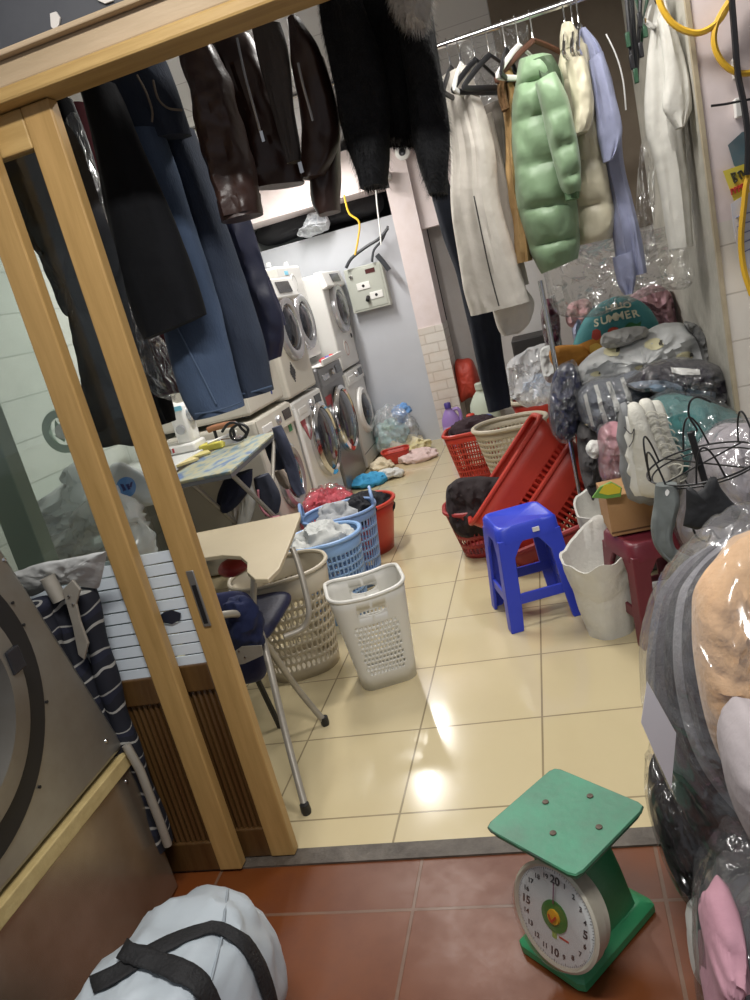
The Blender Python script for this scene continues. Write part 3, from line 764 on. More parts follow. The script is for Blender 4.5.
# --- white basket (front middle)
def front_back(s): return (s < .17 or s > .83 or .33 < s < .67)
def wmask(s, v):
    return abs((s + .125) % .25 - .125) < .098
def wside(s, v): return s < .05 or s > .95 or .45 < s < .55
bt, pt, m4 = basket('laundry_basket', 'empty white tapered laundry basket standing alone on the tiles', 'basket', (-.862, 2.665, 0), math.radians(20), (.22, .20, .05), (.30, .26, .06), .405,
    [(0, .16, 1, 112, 'o', 0, 0, None), (.16, .72, 11, 56, 'os', .62, .66, wmask), (.72, .80, 1, 112, 'o', 0, 0, None), (.80, .89, 1, 8, 'oh', .82, .8, lambda s, v: s < .04 or s > .96 or .46 < s < .54), (.89, 1, 1, 112, 'o', 0, 0, None)], m_wht_pl, rim=.008, den=112,
    rimcurve=lambda s: -.012 * math.cos(4 * PI * s))
# --- beige round-hole basket behind the chair
basket('laundry_basket', 'beige round-holed laundry basket behind the tubular chair', 'basket', (-1.27, 2.83, 0), math.radians(25), (.30, .26, .12), (.42, .34, .16), .46,
    [(0, .1, 1, 88, 'o', 0, 0, None), (.1, .80, 8, 44, 'os', .70, .72, lambda s, v: True), (.80, 1, 1, 88, 'o', 0, 0, None)], m_beige_pl, rim=.009)
# --- two blue baskets
basket('laundry_basket', 'sky blue basket heaped with pale laundry, behind the beige basket', 'basket', (-1.22, 3.32, 0), math.radians(10), (.27, .25, .12), (.38, .34, .16), .42,
    [(0, .08, 1, 96, 'o', 0, 0, None), (.08, .86, 9, 48, 'r', .66, .70, lambda s, v: True), (.86, 1, 1, 96, 'o', 0, 0, None)], m_lblue, rim=.011)
t2, pt2, _ = basket('laundry_basket', 'slate blue slotted basket with loop handles, next to red round basket', 'basket', (-1.235, 3.72, 0), math.radians(15), (.28, .25, .12), (.40, .35, .16), .42,
    [(0, .08, 1, 112, 'o', 0, 0, None), (.08, .90, 6, 56, 'r', .58, .80, lambda s, v: True), (.90, 1, 1, 112, 'o', 0, 0, None)], m_dblue, rim=.009)
for s0 in (.25, .75):
    a, c = pt2(s0 - .055, 1), pt2(s0 + .055, 1); mid = (a + c) / 2
    MB().tube([a, a + Vector((0, 0, .05)), mid + Vector((0, 0, .085)), c + Vector((0, 0, .05)), c], .009, 8, 24).build('loop_handle', m_dblue, t2)
t3, pt3, _ = basket('wash_tub', 'red round basket of dark laundry behind the slate blue basket', 'basket', (-1.27, 4.22, 0), 0, (.30, .30, .149), (.44, .44, .219), .30,
    [(0, 1, 4, 96, 'o', 0, 0, None)], m_red_pl, rim=.012)
# laundry in these baskets
m_cl = lambda n, c, c2=None: M('cloth_' + n, c, .85, spec=.2, bump=(17, .5), var=(5, c2 or c, .8), sheen=.04)
def heap(name, lab, c, size, mat, seed, cat='laundry', wr=.045, wf=5.5, **k):
    return tag(blob(c, size, seed, wr, wf, 56, 34, **k).build(name, mat), lab, cat)
heap('crumpled_shirt', 'crumpled pale grey shirt heaped in the sky blue basket', (-1.21, 3.31, .40), (.155, .135, .085), m_cl('palegrey', '#c3c5c2', '#aeb0ae'), 1)
heap('crumpled_cloth', 'white crumpled cloth at the left of the sky blue basket', (-1.32, 3.26, .375), (.07, .08, .06), m_cl('offwhite', '#d3d3ce', '#bdbdb8'), 2)
heap('crumpled_cloth', 'grey crumpled cloth lying in the slate blue basket', (-1.27, 3.74, .385), (.12, .10, .07), m_cl('midgrey', '#a9abad', '#8f9193'), 3)
heap('dark_garment', 'black crumpled garment at the far rim of slate blue basket', (-1.15, 3.83, .37), (.08, .07, .07), m_cl('black', '#202024', '#2c2c31'), 4)
heap('dark_garment', 'dark grey crumpled garment in the red round basket', (-1.24, 4.22, .265), (.18, .17, .09), m_cl('black', '#202024', '#2c2c31'), 5)
heap('dark_garment', 'black garment spilled on the floor left of the slate blue basket', (-1.60, 3.95, .12), (.14, .2, .12), m_cl('black', '#202024', '#2c2c31'), 6, flat=.002)
heap('red_garment', 'red and pink clothes inside a clear bag behind the blue baskets', (-1.52, 4.42, .20), (.19, .18, .17), m_cl('redpink', '#b0303e', '#d78a92'), 7, wr=.07, flat=.004)
tag(blob((-1.52, 4.42, .21), (.205, .195, .19), 8, .05, 8, 48, 28, flat=.002).build('clear_bag', film('clear_film', base=.05, rough=.1, bscale=18, bstr=.7, gl=.6)), 'clear plastic bag of red clothes behind the blue baskets', 'plastic bag')

# --- tubular school chair with tablet arm
m_tube_p = M('grey_painted_tube', '#a39d92', .4, .3, var=(20, '#8d877c', .6))
m_navy = M('navy_vinyl', '#20264e', .5, var=(5, '#191d40', .6), bump=(60, .15))
m_tab = M('beige_laminate', '#bcae92', .4, var=(4, '#b0a285', .6))
def P3(u, v, y): return W(u, v, Y=y)
ft, bk = W(306, 810, Z=.012), W(325, 722, Z=.012)
t = thing('school_chair', 'navy padded tubular chair with beige writing tablet, behind the door stile', 'chair', (-1.12, 2.1, 0))
hub = W(263, 640, Y=2.16)
MB().tube([ft, W(286, 735, Y=1.99), hub, W(254, 618, Y=2.3), W(254, 575, Y=2.36)], .012, 10, 30).build('leg', m_tube_p, t)
MB().tube([bk, W(297, 688, Y=2.3), hub + Vector((-.012, .02, .0)), W(242, 615, Y=2.08), W(212, 617, Y=1.98)], .012, 10, 36).build('leg', m_tube_p, t)
for p, nm in ((ft, 'foot_cap'), (bk, 'foot_cap')): MB().lathe(p - Vector((0, 0, .012)), (0, 0, 1), [(.014, 0), (.016, .01), (.015, .034), (0, .034)], 14).build(nm, m_black, t)
off = Vector((-.44, .02, 0))
MB().tube([ft + off, hub + off, W(254, 618, Y=2.3) + off + Vector((0, 0, -.03))], .012, 10, 24).build('leg', m_tube_p, t)
MB().tube([bk + off, hub + off, W(212, 617, Y=1.98) + off], .012, 10, 24).build('leg', m_tube_p, t)
MB().tube([W(284, 637, Y=2.28), W(303, 628, Y=2.32), W(309, 612, Y=2.34), W(304, 585, Y=2.38), W(297, 560, Y=2.42), W(292, 548, Y=2.44)], .011, 10, 36).build('tablet_support', m_tube_p, t)
# tablet: flat board
tb = [(195, 533), (240, 524), (300, 512), (300, 516), (294, 532), (286, 552), (279, 568), (268, 579), (255, 579), (247, 572), (247, 562), (240, 556), (222, 555), (202, 558), (192, 548)]
b = MB(); b.prism([W(u, v, Z=.70) for u, v in tb], (0, 0, -.016)); b.build('writing_tablet', m_tab, t, bevel=.003, smooth=False)
# backrest and seat, both padded, facing into the shop
sx = MB()
def pad(cn, ux, uy, uz, sz):
    b = MB(); R = []
    for i in range(13):
        th = -PI / 2 + PI * i / 12
        f = lambda x, e: math.copysign(abs(x) ** e, x)
        R.append([Vector(cn) + Vector(ux) * (f(math.cos(th), .35) * f(math.cos(p), .4) * sz[0]) + Vector(uy) * (f(math.cos(th), .35) * f(math.sin(p), .4) * sz[1]) + Vector(uz) * (math.sin(th) * sz[2]) for p in (2 * PI * j / 40 for j in range(40))])
    return b.rings(R, True)
bc = W(222, 640, Y=2.26)
pad(bc, (1, 0, 0), (0, .2, .98), (0, 1, -.2), (.155, .17, .028)).build('backrest', m_navy, t)
pad((bc.x - .02, 2.48, .40), (1, 0, 0), (0, 1, .05), (0, 0, 1), (.17, .2, .03)).build('seat', m_navy, t)
MB().bar((bc.x + .13, 2.27, .375), (bc.x - .2, 2.27, .375), .03, .02, (0, 0, 1)).build('seat_rail', M('cream_edge', '#d8d0b4', .5), t, smooth=False)
pl = MB(); pl.prism([W(u, v, Y=2.045) for u, v in ((235, 651), (242, 646), (262, 645), (263, 655), (245, 663), (240, 664))], (0, -.004, 0)); br = pl.build('bracket_plate', m_tube_p, t, smooth=False)
for u, v in ((239, 651), (245, 657)): MB().lathe(W(u, v, Y=2.04), (0, -1, 0), [(.004, 0), (.003, .003), (0, .003)], 8).build('rivet', m_chrome, br)
t_ = t
heap('navy_jacket', 'dark navy jacket thrown over the back of the tubular chair', W(244, 622, Y=2.1), (.06, .05, .11), m_cl('navy2', '#1d2340', '#272e52'), 12, 'jacket', wr=.03)
MB().tube([W(252, 668, Y=2.3), W(283, 733, Y=2.36)], .011, 8).build('rear_strut', m_black, t_)
# red bowl glimpsed under the tablet
tag(blob(W(233, 567, Y=2.62), (.06, .06, .035), 3, .006, 8, 30, 18).build('red_bowl', m_red_dk), 'red bowl half hidden under the beige writing tablet', 'bowl')

# --- ironing board on its stand
m_camo = None
def camo():
    m, nt, b, out = newmat('map_print_cloth'); L = nt.links.new
    tc = N(nt, 'ShaderNodeTexCoord'); mp = N(nt, 'ShaderNodeMapping'); mp.inputs['Scale'].default_value = (6, 2.2, 6); L(tc.outputs['Object'], mp.inputs['Vector'])
    nz = N(nt, 'ShaderNodeTexNoise'); nz.inputs['Scale'].default_value = 2.2; nz.inputs['Detail'].default_value = 3; L(mp.outputs['Vector'], nz.inputs['Vector'])
    cr = N(nt, 'ShaderNodeValToRGB'); cr.color_ramp.interpolation = 'EASE'; e = cr.color_ramp.elements
    for _ in range(2): e.new(.5)
    for i, (p, c) in enumerate(((.36, '#4c6690'), (.46, '#8b958f'), (.54, '#a39e80'), (.66, '#6c828c'))): e[i].position = p; e[i].color = lin(c)
    L(nz.outputs['Fac'], cr.inputs['Fac']); L(cr.outputs['Color'], b.inputs['Base Color']); b.inputs['Roughness'].default_value = .6
    return m
c1, c2, c3 = W(230, 471, Z=.86), W(276, 431, Z=.86), W(176, 482, Z=.86)
t = thing('ironing_board', 'ironing board with blue and beige map-like printed cover', 'ironing board', ((c1.x + c3.x) / 2, 3.6, 0))
xr0, xr1 = c1.x, c2.x
top = [Vector((c3.x, c3.y, .86)), c1, c2, Vector((c2.x - .30, c2.y + .03, .86)), Vector((c3.x - .12, c3.y + .15, .86))]
b = MB(); b.prism(top, (0, 0, -.016)); b.build('cover', camo(), t, bevel=.004, smooth=False)
b = MB(); b.prism([p - Vector((0, 0, .016)) for p in top], (0, 0, -.018)); b.build('board_edge', M('grey_edge_metal', '#77787c', .4, .6), t, smooth=False)
for a, c in ((Vector((c1.x - .06, c1.y + .12, .83)), W(297, 590, Y=3.9)), (Vector((c1.x - .08, c2.y - .1, .83)), W(232, 540, Y=3.3))):
    c = Vector((a.x + (.06 if a.y < 3.6 else -.02), a.y + (.75 if a.y < 3.6 else -.75), .01))
    for dx in (0, -.22): MB().tube([a + Vector((dx, 0, 0)), c + Vector((dx, 0, 0))], .012, 8).build('leg', m_tube_p, t)
# table with sewing machine
t = thing('work_table', 'white topped work table under sewing machine behind the glass', 'table', (-2.2, 3.5, 0))
MB().box((-2.46, 2.95, .85), (-1.95, 4.15, .88)).build('table_top', M('white_laminate', '#cfd0cd', .4), t, smooth=False, bevel=.003)
for x in (-2.4, -1.99):
    for y in (3.0, 4.1): MB().bar((x, y, 0), (x, y, .85), .04, .04, (1, 0, 0)).build('leg', m_tube_p, t, smooth=False)
MB().box((-2.40, 3.05, .2), (-2.0, 3.07, .85)).build('back_panel', M('brown_wood_panel', '#7d5a3c', .6), t, smooth=False)
# sewing machine
sc0 = W(186, 450, Y=3.9); SY = sc0.y
t = thing('sewing_machine', 'white sewing machine standing on the work table', 'sewing machine', (sc0.x, SY, .881))
x = sc0.x; y = SY; zt = .882
MB().box((x - .24, y - .08, zt), (x + .10, y + .08, zt + .05)).build('machine_bed', m_whitep, t, bevel=.012)
MB().box((x - .01, y - .06, zt + .045), (x + .09, y + .06, zt + .27)).build('machine_column', m_whitep, t, bevel=.02)
MB().box((x - .24, y - .055, zt + .20), (x + .02, y + .055, zt + .28)).build('machine_arm', m_whitep, t, bevel=.022)
MB().box((x - .24, y - .05, zt + .12), (x - .16, y + .05, zt + .22)).build('machine_head', m_whitep, t, bevel=.012)
MB().tube([(x - .2, y, zt + .13), (x - .2, y, zt + .055)], .005, 8).build('needle_bar', m_chrome, t)
MB().lathe((x + .04, y - .061, zt + .13), (0, -1, 0), [(.028, 0), (.026, .012), (0, .014)], 20).build('stitch_dial', m_silver, t)
MB().lathe((x + .09, y, zt + .2), (1, 0, 0), [(.045, 0), (.045, .022), (.036, .027), (0, .027)], 24).build('hand_wheel', m_silver, t)
MB().box((x + .0, y - .064, zt + .235), (x + .085, y - .059, zt + .26)).build('blue_stripe', M('pale_blue_label', '#7fc4dd', .5), t, smooth=False)
for k in (0, 1): MB().box((x - .06 + .022 * k, y - .085, zt + .015), (x - .05 + .022 * k, y - .078, zt + .04)).build('switch', m_red if k else m_black, t, smooth=False)
# iron, scissors, folders, box on the board
ip = Vector((-1.84, 3.93, .862))
t = thing('steam_iron', 'old iron with a brown wooden handle on the ironing board', 'iron', (ip.x, ip.y, .861))
ORG[t.name] = Vector((ip.x, ip.y, .861)); 
b = MB(); b.rings([[Vector((ip.x + xx * k, ip.y + yy * k, z)) for xx, yy in ((-.13, 0), (-.08, .045), (0, .06), (.09, .055), (.10, 0), (.09, -.055), (0, -.06), (-.08, -.045))] for k, z in ((1, .862), (1, .876), (.85, .90), (.6, .908))], True); b.build('sole_plate', m_chrome, t, bevel=.003)
for xx in (-.05, .06): MB().tube([(ip.x + xx, ip.y, .90), (ip.x + xx, ip.y, .962)], .01, 8).build('handle_post', m_black, t)
MB().tube([(ip.x - .085, ip.y, .966), (ip.x - .04, ip.y, .972), (ip.x + .04, ip.y, .972), (ip.x + .085, ip.y, .966)], .018, 12, 14).build('wooden_handle', M('brown_turned_wood', '#9c6b4d', .45), t)
cpts = [W(u, v, Y=3.75) for u, v in ((222, 432), (228, 424), (236, 423), (242, 429), (246, 434), (240, 440), (232, 438), (231, 430), (240, 424), (248, 429), (245, 438))]
tag(MB().tube(cpts, .008, 8, 60).build('iron_cord', m_black), 'black looped iron cord lying on the ironing board', 'cord')
pb = W(214, 446, Z=.876)
tag(MB().box((pb.x - .07, pb.y - .05, .862), (pb.x + .07, pb.y + .05, .90)).build('sponge', M('yellow_sponge', '#c9c05a', .9, bump=(80, .5)), bevel=.006), 'yellow sponge block lying on the printed ironing board', 'sponge')
sp = W(221, 440, Z=.90); tag(MB().tube([sp + Vector((-.06, -.05, .005)), sp + Vector((.07, .08, .02))], .006, 8).build('pen', m_whitep), 'pale pen resting across the yellow sponge', 'pen')
for i, (u, v, c, lab) in enumerate(((180, 452, '#4a3f8c', 'purple folder lying on the ironing board end'), (190, 458, '#c9bd7a', 'yellow envelope lying on the ironing board end'), (176, 466, '#d3c48c', 'pale yellow paper pad nearest the door stile'), (165, 455, '#9a7a55', 'brown card folder half behind the door stile'))):
    p = W(u, v, Z=.865); mt = Matrix.Translation(p) @ RZ(.3 + i * .25)
    tag(MB().box((-.11, -.06, 0), (.11, .06, .006 + .003 * i), mt).build('paper_folder', M('folder%d' % i, c, .6), smooth=False), lab, 'folder', 'papers on the ironing board')
# clothes under / over the board
def hang(name, lab, cat, rows, Y, thick, mat, grp=None, **k):
    return tag(garment(rows, Y, thick, **k).build(name, mat), lab, cat, grp)
hang('grey_trousers', 'slate grey trousers draped over far corner of the ironing board', 'trousers', [(272, 428, 281, 425), (277, 445, 289, 440), (284, 465, 296, 462), (291, 485, 301, 482), (297, 495, 305, 493)], 3.95, .05, m_cl('slate', '#4b4f60', '#3c4050'), seed=2, folds=(4, .01))
hang('grey_trousers', 'second pair of dark trousers hanging under the ironing board edge', 'trousers', [(263, 440, 272, 436), (268, 455, 280, 450), (274, 470, 286, 468)], 4.0, .05, m_cl('slate2', '#3a3e4c', '#2d303c'), seed=3, folds=(4, .01))
hang('beige_sleeve', 'beige cloth hanging below the dark trousers at board', 'cloth', [(274, 472, 282, 468), (280, 484, 290, 480), (287, 489, 292, 487)], 4.05, .05, m_cl('sand', '#b3a597', '#a09284'), seed=4)
hang('dark_garment', 'navy black garment bundled under the ironing board', 'garment', [(225, 478, 252, 470), (219, 492, 250, 488), (218, 505, 240, 503), (224, 510, 234, 509)], 3.5, .12, m_cl('navyblack', '#1d2030', '#2a2e42'), seed=5)
hang('grey_garment', 'dark grey garment with pink edge hanging under the board', 'garment', [(254, 478, 268, 474), (256, 490, 278, 490), (260, 503, 281, 500), (266, 515, 279, 512)], 3.6, .08, m_cl('charcoal', '#3b3e4a', '#2d303a'), seed=6)
tag(px_tube([(258, 490), (259, 502), (264, 512), (272, 517), (280, 516)], 3.54, .007).build('pink_piping', M('pink_trim', '#c77f8c', .6)), 'pink trimmed bag edge hanging under ironing board', 'bag trim')
hang('white_cloth', 'white cloth hanging under middle of the ironing board', 'cloth', [(238, 490, 252, 486), (240, 505, 256, 500), (238, 520, 252, 516), (236, 530, 248, 528)], 3.55, .06, m_cl('offwhite', '#d3d3ce', '#bdbdb8'), seed=7)

# --- right hand baskets
# back row
basket('laundry_basket', 'red basket of dark clothes at the back, beside purple bottle', 'basket', (-.66, 5.52, 0), 0, (.30, .28, .08), (.42, .36, .1), .36,
    [(0, .1, 1, 120, 'o', 0, 0, None), (.1, .85, 6, 60, 'r', .5, .75, lambda s, v: True), (.85, 1, 1, 120, 'o', 0, 0, None)], m_red_pl, rim=.014)
heap('dark_garment', 'dark brown clothes piled in the back red basket', (-.64, 5.52, .36), (.19, .16, .075), m_cl('darkbrown', '#33262a', '#43343a'), 21)
basket('laundry_basket', 'beige slotted basket with round handles, next to back red basket', 'basket', (-.36, 5.15, 0), 0, (.34, .30, .14), (.50, .42, .2), .42,
    [(0, .08, 1, 104, 'o', 0, 0, None), (.08, .88, 9, 52, 'r', .62, .55, lambda s, v: True), (.88, 1, 1, 104, 'o', 0, 0, None)], m_beige_pl, rim=.016)
tt, pq, _ = basket('laundry_basket', 'red basket with white rim of pale blue cloths, farthest back', 'basket', (-.08, 5.75, .12), 0, (.36, .32, .1), (.56, .42, .14), .34,
    [(0, 1, 4, 96, 'o', 0, 0, None)], m_red_pl, rim=.018, rimmat=m_beige_pl)
tag(MB().box((-.26, 5.6, .005), (.08, 5.9, .118)).build('low_box', m_red_dk, bevel=.01), 'low red crate under the farthest red basket', 'crate')
heap('towel', 'pale blue towel heaped in the farthest red basket', (-.03, 5.74, .50), (.24, .17, .11), m_cl('paleblue', '#a8c4e2', '#90add0'), 22, 'towel', wr=.07)
heap('towel', 'white towel at left edge of the farthest red basket', (-.2, 5.72, .47), (.08, .12, .07), m_cl('offwhite', '#d3d3ce', '#bdbdb8'), 23, 'towel')
tag(blob(W(489, 420, Y=5.6), (.05, .05, .05), 31, .01, 9, 20, 12).build('bottle_stopper', M('blue_lid', '#3c57b8', .4)), 'small blue lid beside the farthest red basket', 'lid')
# red basket with brown clothes
bb, _, _ = basket('laundry_basket', 'dark red lattice basket overflowing with dark brown clothes', 'basket', (-.51, 3.93, 0), math.radians(8), (.28, .26, .1), (.40, .36, .14), .27,
    [(0, .06, 1, 96, 'o', 0, 0, None), (.06, .86, 4, 48, 'rs', .70, .62, lambda s, v: True), (.86, 1, 1, 96, 'o', 0, 0, None)], m_red_dk, rim=.012)
tag(puff([(446, 492), (452, 484), (466, 479), (492, 478), (512, 484), (508, 510), (494, 535), (474, 540), (456, 532), (447, 512)], 3.85, .26, 5, wr=.035, wf=6, ridge=True).build('brown_coat', m_cl('brownblack', '#332b2c', '#262022')), 'dark brown coat bulging out of the dark red lattice basket', 'coat')
# tipped stack of two red crates
def crate(name, lab, mouth_c, ax, rimdir, L_, Wd, D, mat):
    ax = Vector(ax).normalized(); e1 = Vector(rimdir); e1 = (e1 - ax * e1.dot(ax)).normalized(); e2 = ax.cross(e1)
    R = Matrix(((e1.x, e2.x, ax.x, 0), (e1.y, e2.y, ax.y, 0), (e1.z, e2.z, ax.z, 0), (0, 0, 0, 1)))
    # local z points from the bottom to the mouth
    c = Vector(mouth_c) - ax * D
    return basket(name, lab, 'basket', tuple(c), 0, (L_ * .82, Wd * .82, .05), (L_, Wd, .07), D,
        [(0, .12, 1, 128, 'o', 0, 0, None), (.12, .62, 3, 64, 'r', .55, .84, lambda s, v: not (.14 < s < .2 or .3 < s < .36 or .64 < s < .7 or .8 < s < .86)), (.62, 1, 2, 128, 'o', 0, 0, None)], mat, tilt=R, rim=.013)
Yc = 3.62
a0, a1 = W(537, 424, Y=Yc), W(467, 532, Y=Yc - .12)
rd = a1 - a0; mc = (a0 + a1) / 2 + Vector((0, .20, .0))
ax = Vector((-rd.z * -1, 0, rd.x)); ax = Vector((rd.z, 0, -rd.x)); ax = ax if ax.x < 0 else -ax
ax = ax.normalized()
crate('laundry_crate', 'tipped red crate on top of the pair, mouth turned up left', mc, ax, rd, rd.length * 1.0, .40, .36, m_red_pl)
crate('laundry_crate', 'second tipped red crate, nested round the first one', mc - ax * .16 + Vector((.0, .0, -.03)), ax, rd, rd.length * 1.02, .42, .36, m_red_pl)
crate('laundry_crate', 'third red crate lying lowest behind the blue stool', Vector((-.17, 3.62, .21)), Vector((-.25, -.2, .95)), (1, 0, .2), .46, .36, .22, m_red_dk)

# --- bottles at the pillar
def bottle(name, lab, p, r, h, mat, cap, capmat, handle=True, flatx=1.0, label=None):
    t = thing(name, lab, 'bottle', tuple(p)); x, y, z = p
    prof = [(r * .9, 0), (r, .02), (r, h * .55), (r * .92, h * .66), (r * .6, h * .8), (r * .32, h * .88), (r * .3, h * .92)]
    b = MB(); b.rings([[Vector((x + math.cos(a) * rr, y + math.sin(a) * rr * .62, z + hh)) for a in (2 * PI * j / 28 for j in range(28))] for rr, hh in prof]); b.build('bottle_body', mat, t)
    MB().lathe((x, y, z + h * .9), (0, 0, 1), [(r * .36, 0), (r * .36, h * .1), (r * .28, h * .12), (0, h * .12)], 18).build('cap', capmat, t)
    if handle: MB().tube([(x + r * .45, y, z + h * .84), (x + r * .95, y, z + h * .84), (x + r * 1.15, y, z + h * .72), (x + r * 1.0, y, z + h * .5)], .016, 8, 20).build('handle', mat, t)
    if label: MB().rings([[Vector((x + math.cos(a) * r * 1.01, y + math.sin(a) * r * .635, z + hh)) for a in (PI + PI * .15 + PI * .7 * j / 13 for j in range(14))] for hh in (h * .15, h * .5)], cap=False).build('bottle_label', label, t)
    return t
m_purp = M('lilac_plastic', '#9b7fc0', .35)
bp = W(457, 441, Z=0)
bottle('detergent_bottle', 'lilac detergent bottle with dark purple cap beside the pillar', (bp.x + .02, 6.66, 0), .085, .40, m_purp, None, M('purple_cap', '#4a3a86', .4), label=M('lilac_label', '#b9a9d6', .4))
bottle('detergent_bottle', 'white detergent bottle with a red cap behind back red basket', (-.72, 6.1, 0), .10, .36, m_whitep, None, m_red_pl)
bottle('jerrycan', 'translucent pale green jerrycan before the passage opening', (-.66, 6.75, 0), .13, .50, M('pale_green_can', '#c5cfbf', .4), None, M('pale_cap', '#b9c0b2', .4))
# red jerrycan shape hanging in the passage
tag(puff([(455, 362), (463, 359), (473, 361), (481, 385), (482, 398), (470, 398), (459, 402), (456, 385)], 6.95, .25, 8, wr=.012).build('red_bag', M('red_orange_cloth', '#b03c2b', .55, bump=(8, .4))), 'red orange bag standing in the passage behind the jerrycan', 'bag')

# --- floor clothes at far end, clear bag by the pillar
heap('blue_cloth', 'bright blue cloth dropped on the floor before the far washers', W(369, 481, Z=.03), (.15, .14, .055), m_cl('azure', '#4a9fc9', '#2f7fae'), 41, 'cloth', flat=.002)
heap('white_cloth', 'small white cloth on the floor right of bright blue cloth', W(389, 475, Z=.03), (.12, .09, .045), m_cl('offwhite', '#d3d3ce', '#bdbdb8'), 42, 'cloth', flat=.002)
heap('cream_cloth', 'cream cloth on floor left of the small red bucket', W(383, 464, Z=.03), (.11, .16, .05), m_cl('creamcl', '#ddd0b5', '#cbbd9f'), 43, 'cloth', flat=.002)
heap('white_cloth', 'white and yellow clothes heaped on floor before clear bag', W(407, 447, Z=.05), (.24, .18, .085), m_cl('whiteyellow', '#d8d2c6', '#c9b84f'), 44, 'cloth', flat=.002, wr=.07)
heap('pink_cloth', 'pale pink cloth on floor right of the small red bucket', W(418, 456, Z=.03), (.18, .16, .05), m_cl('palepink', '#ddc6c0', '#cfb3ae'), 45, 'cloth', flat=.002)
p = W(398, 462, Z=0); 
basket('small_bucket', 'small red bucket lying among the floor clothes', 'bucket', (p.x, p.y, .004), .2, (.20, .16, .05), (.25, .2, .06), .11, [(0, 1, 3, 96, 'o', 0, 0, None)], m_red_pl, rim=.008)
p = W(414, 440, Z=0)
heap('green_garment', 'pale green and blue clothes inside the clear bag by pillar', (p.x - .12, 6.92, .17), (.17, .12, .15), m_cl('mint', '#a8c9bd', '#7fa8cf'), 46, wr=.06, flat=.006)
heap('blue_garment', 'light blue garment at top of the clear bag by pillar', (p.x + .03, 6.93, .36), (.09, .07, .09), m_cl('sky', '#7aa6dc', '#5c8cc8'), 47)
tag(blob((p.x - .07, 6.88, .22), (.23, .20, .25), 48, .06, 6, 48, 30, flat=.002, pinch=.3).build('clear_bag', film('milky_film', base=.08, rough=.15, bscale=14, bstr=.7, gl=.55, milky=.22)), 'big clear plastic bag of pale clothes beside the pillar', 'plastic bag')

# --- woven sacks
m_sack = M('woven_white_sack', '#d5d3cc', .55, bump=(70, .3), var=(4, '#c1bfb6', .7))
def sack(name, lab, C0, rad, h, mouth, seed, tiltd=.0, n=56):
    rings_ = []
    for i in range(26):
        t = i / 25
        r = rad * (1.0 + .12 * math.sin(t * PI) - .1 * (1 - t)) + (mouth - rad) * max(0, t - .55) / .45
        ring = []
        for j in range(n):
            a = 2 * PI * j / n
            q = Vector((math.cos(a) * 2.2, math.sin(a) * 2.2, t * 3)) + Vector((seed, 0, 0))
            rr = r * (1 + .10 * fbm(q * .55, 3) + .02 * fbm(q * 2, 2)) + .006 * math.sin(a * 3 + t * 4 + seed) * t
            z = h * t + tiltd * math.sin(a) * t ** 3 + tiltd * .5 * math.cos(a) * t ** 3
            z += .035 * fbm(q * .5, 2) * t
            ring.append(Vector((C0[0] + rr * math.cos(a), C0[1] + rr * math.sin(a) * .9, C0[2] + z)))
        rings_.append(ring)
    # fold the rim inwards
    last = rings_[-1]; cc = sum(last, Vector()) / n
    rings_.append([cc + (p - cc) * .93 + Vector((0, 0, -.005)) for p in last])
    rings_.append([cc + (p - cc) * .86 + Vector((0, 0, -.10)) for p in last])
    rings_.append([cc + (p - cc) * .7 + Vector((0, 0, -.17)) for p in last])
    b = MB(); b.rings(rings_, True); return tag(b.build(name, m_sack), lab, 'sack')
sk = W(620, 640, Z=0)
sack('woven_sack', 'open white woven sack standing left of the maroon stool', (.028, 2.80, 0), .10, .36, .135, 2, .06)
sack('woven_sack', 'smaller white woven sack behind, next to the tipped red crates', (.095, 3.18, 0), .10, .43, .13, 5, .05)

tag(MB().tube([(-1.735, 4.88, .86), (-1.735, 4.88, .02)], .018, 10).build('drain_pipe', m_whitep), 'white drain pipe between the two nearest white washers', 'pipe')
# ================================================================== HANGING CLOTHES
def rod(name, lab, a, c, r):
    return tag(MB().tube([a, c], r, 12).build(name, m_chrome), lab, 'rail')
YR = 3.33
ra, rb = W(437, 47, Y=YR), W(600, -8, Y=YR)
rd_ = (rb - ra).normalized(); zr = (ra.z + rb.z) / 2
rod('hanging_rail', 'chrome hanging rail over the right side of the shop', Vector((-1.75, YR, zr)), Vector((.615, YR, zr)), .0125)
rod('hanging_rail', 'chrome hanging rail just inside the doorway', Vector((-2.2, 2.12, 2.46)), Vector((.60, 2.12, 2.46)), .0125)
for x in (-1.7, -.35): tag(MB().tube([(x, YR, zr), (x, YR, 2.75)], .006, 8).build('hanging_rod', m_chrome), 'thin steel rod from the ceiling holding the chrome rail, %s one' % ('farther left' if x < -1 else 'farther right'), 'rod')
for x in (-1.6, .3): tag(MB().tube([(x, 2.12, 2.46), (x, 2.12, 2.75)], .006, 8).build('hanging_rod', m_chrome), 'thin steel rod from the ceiling holding the doorway rail, %s one' % ('left' if x < -1 else 'right'), 'rod')

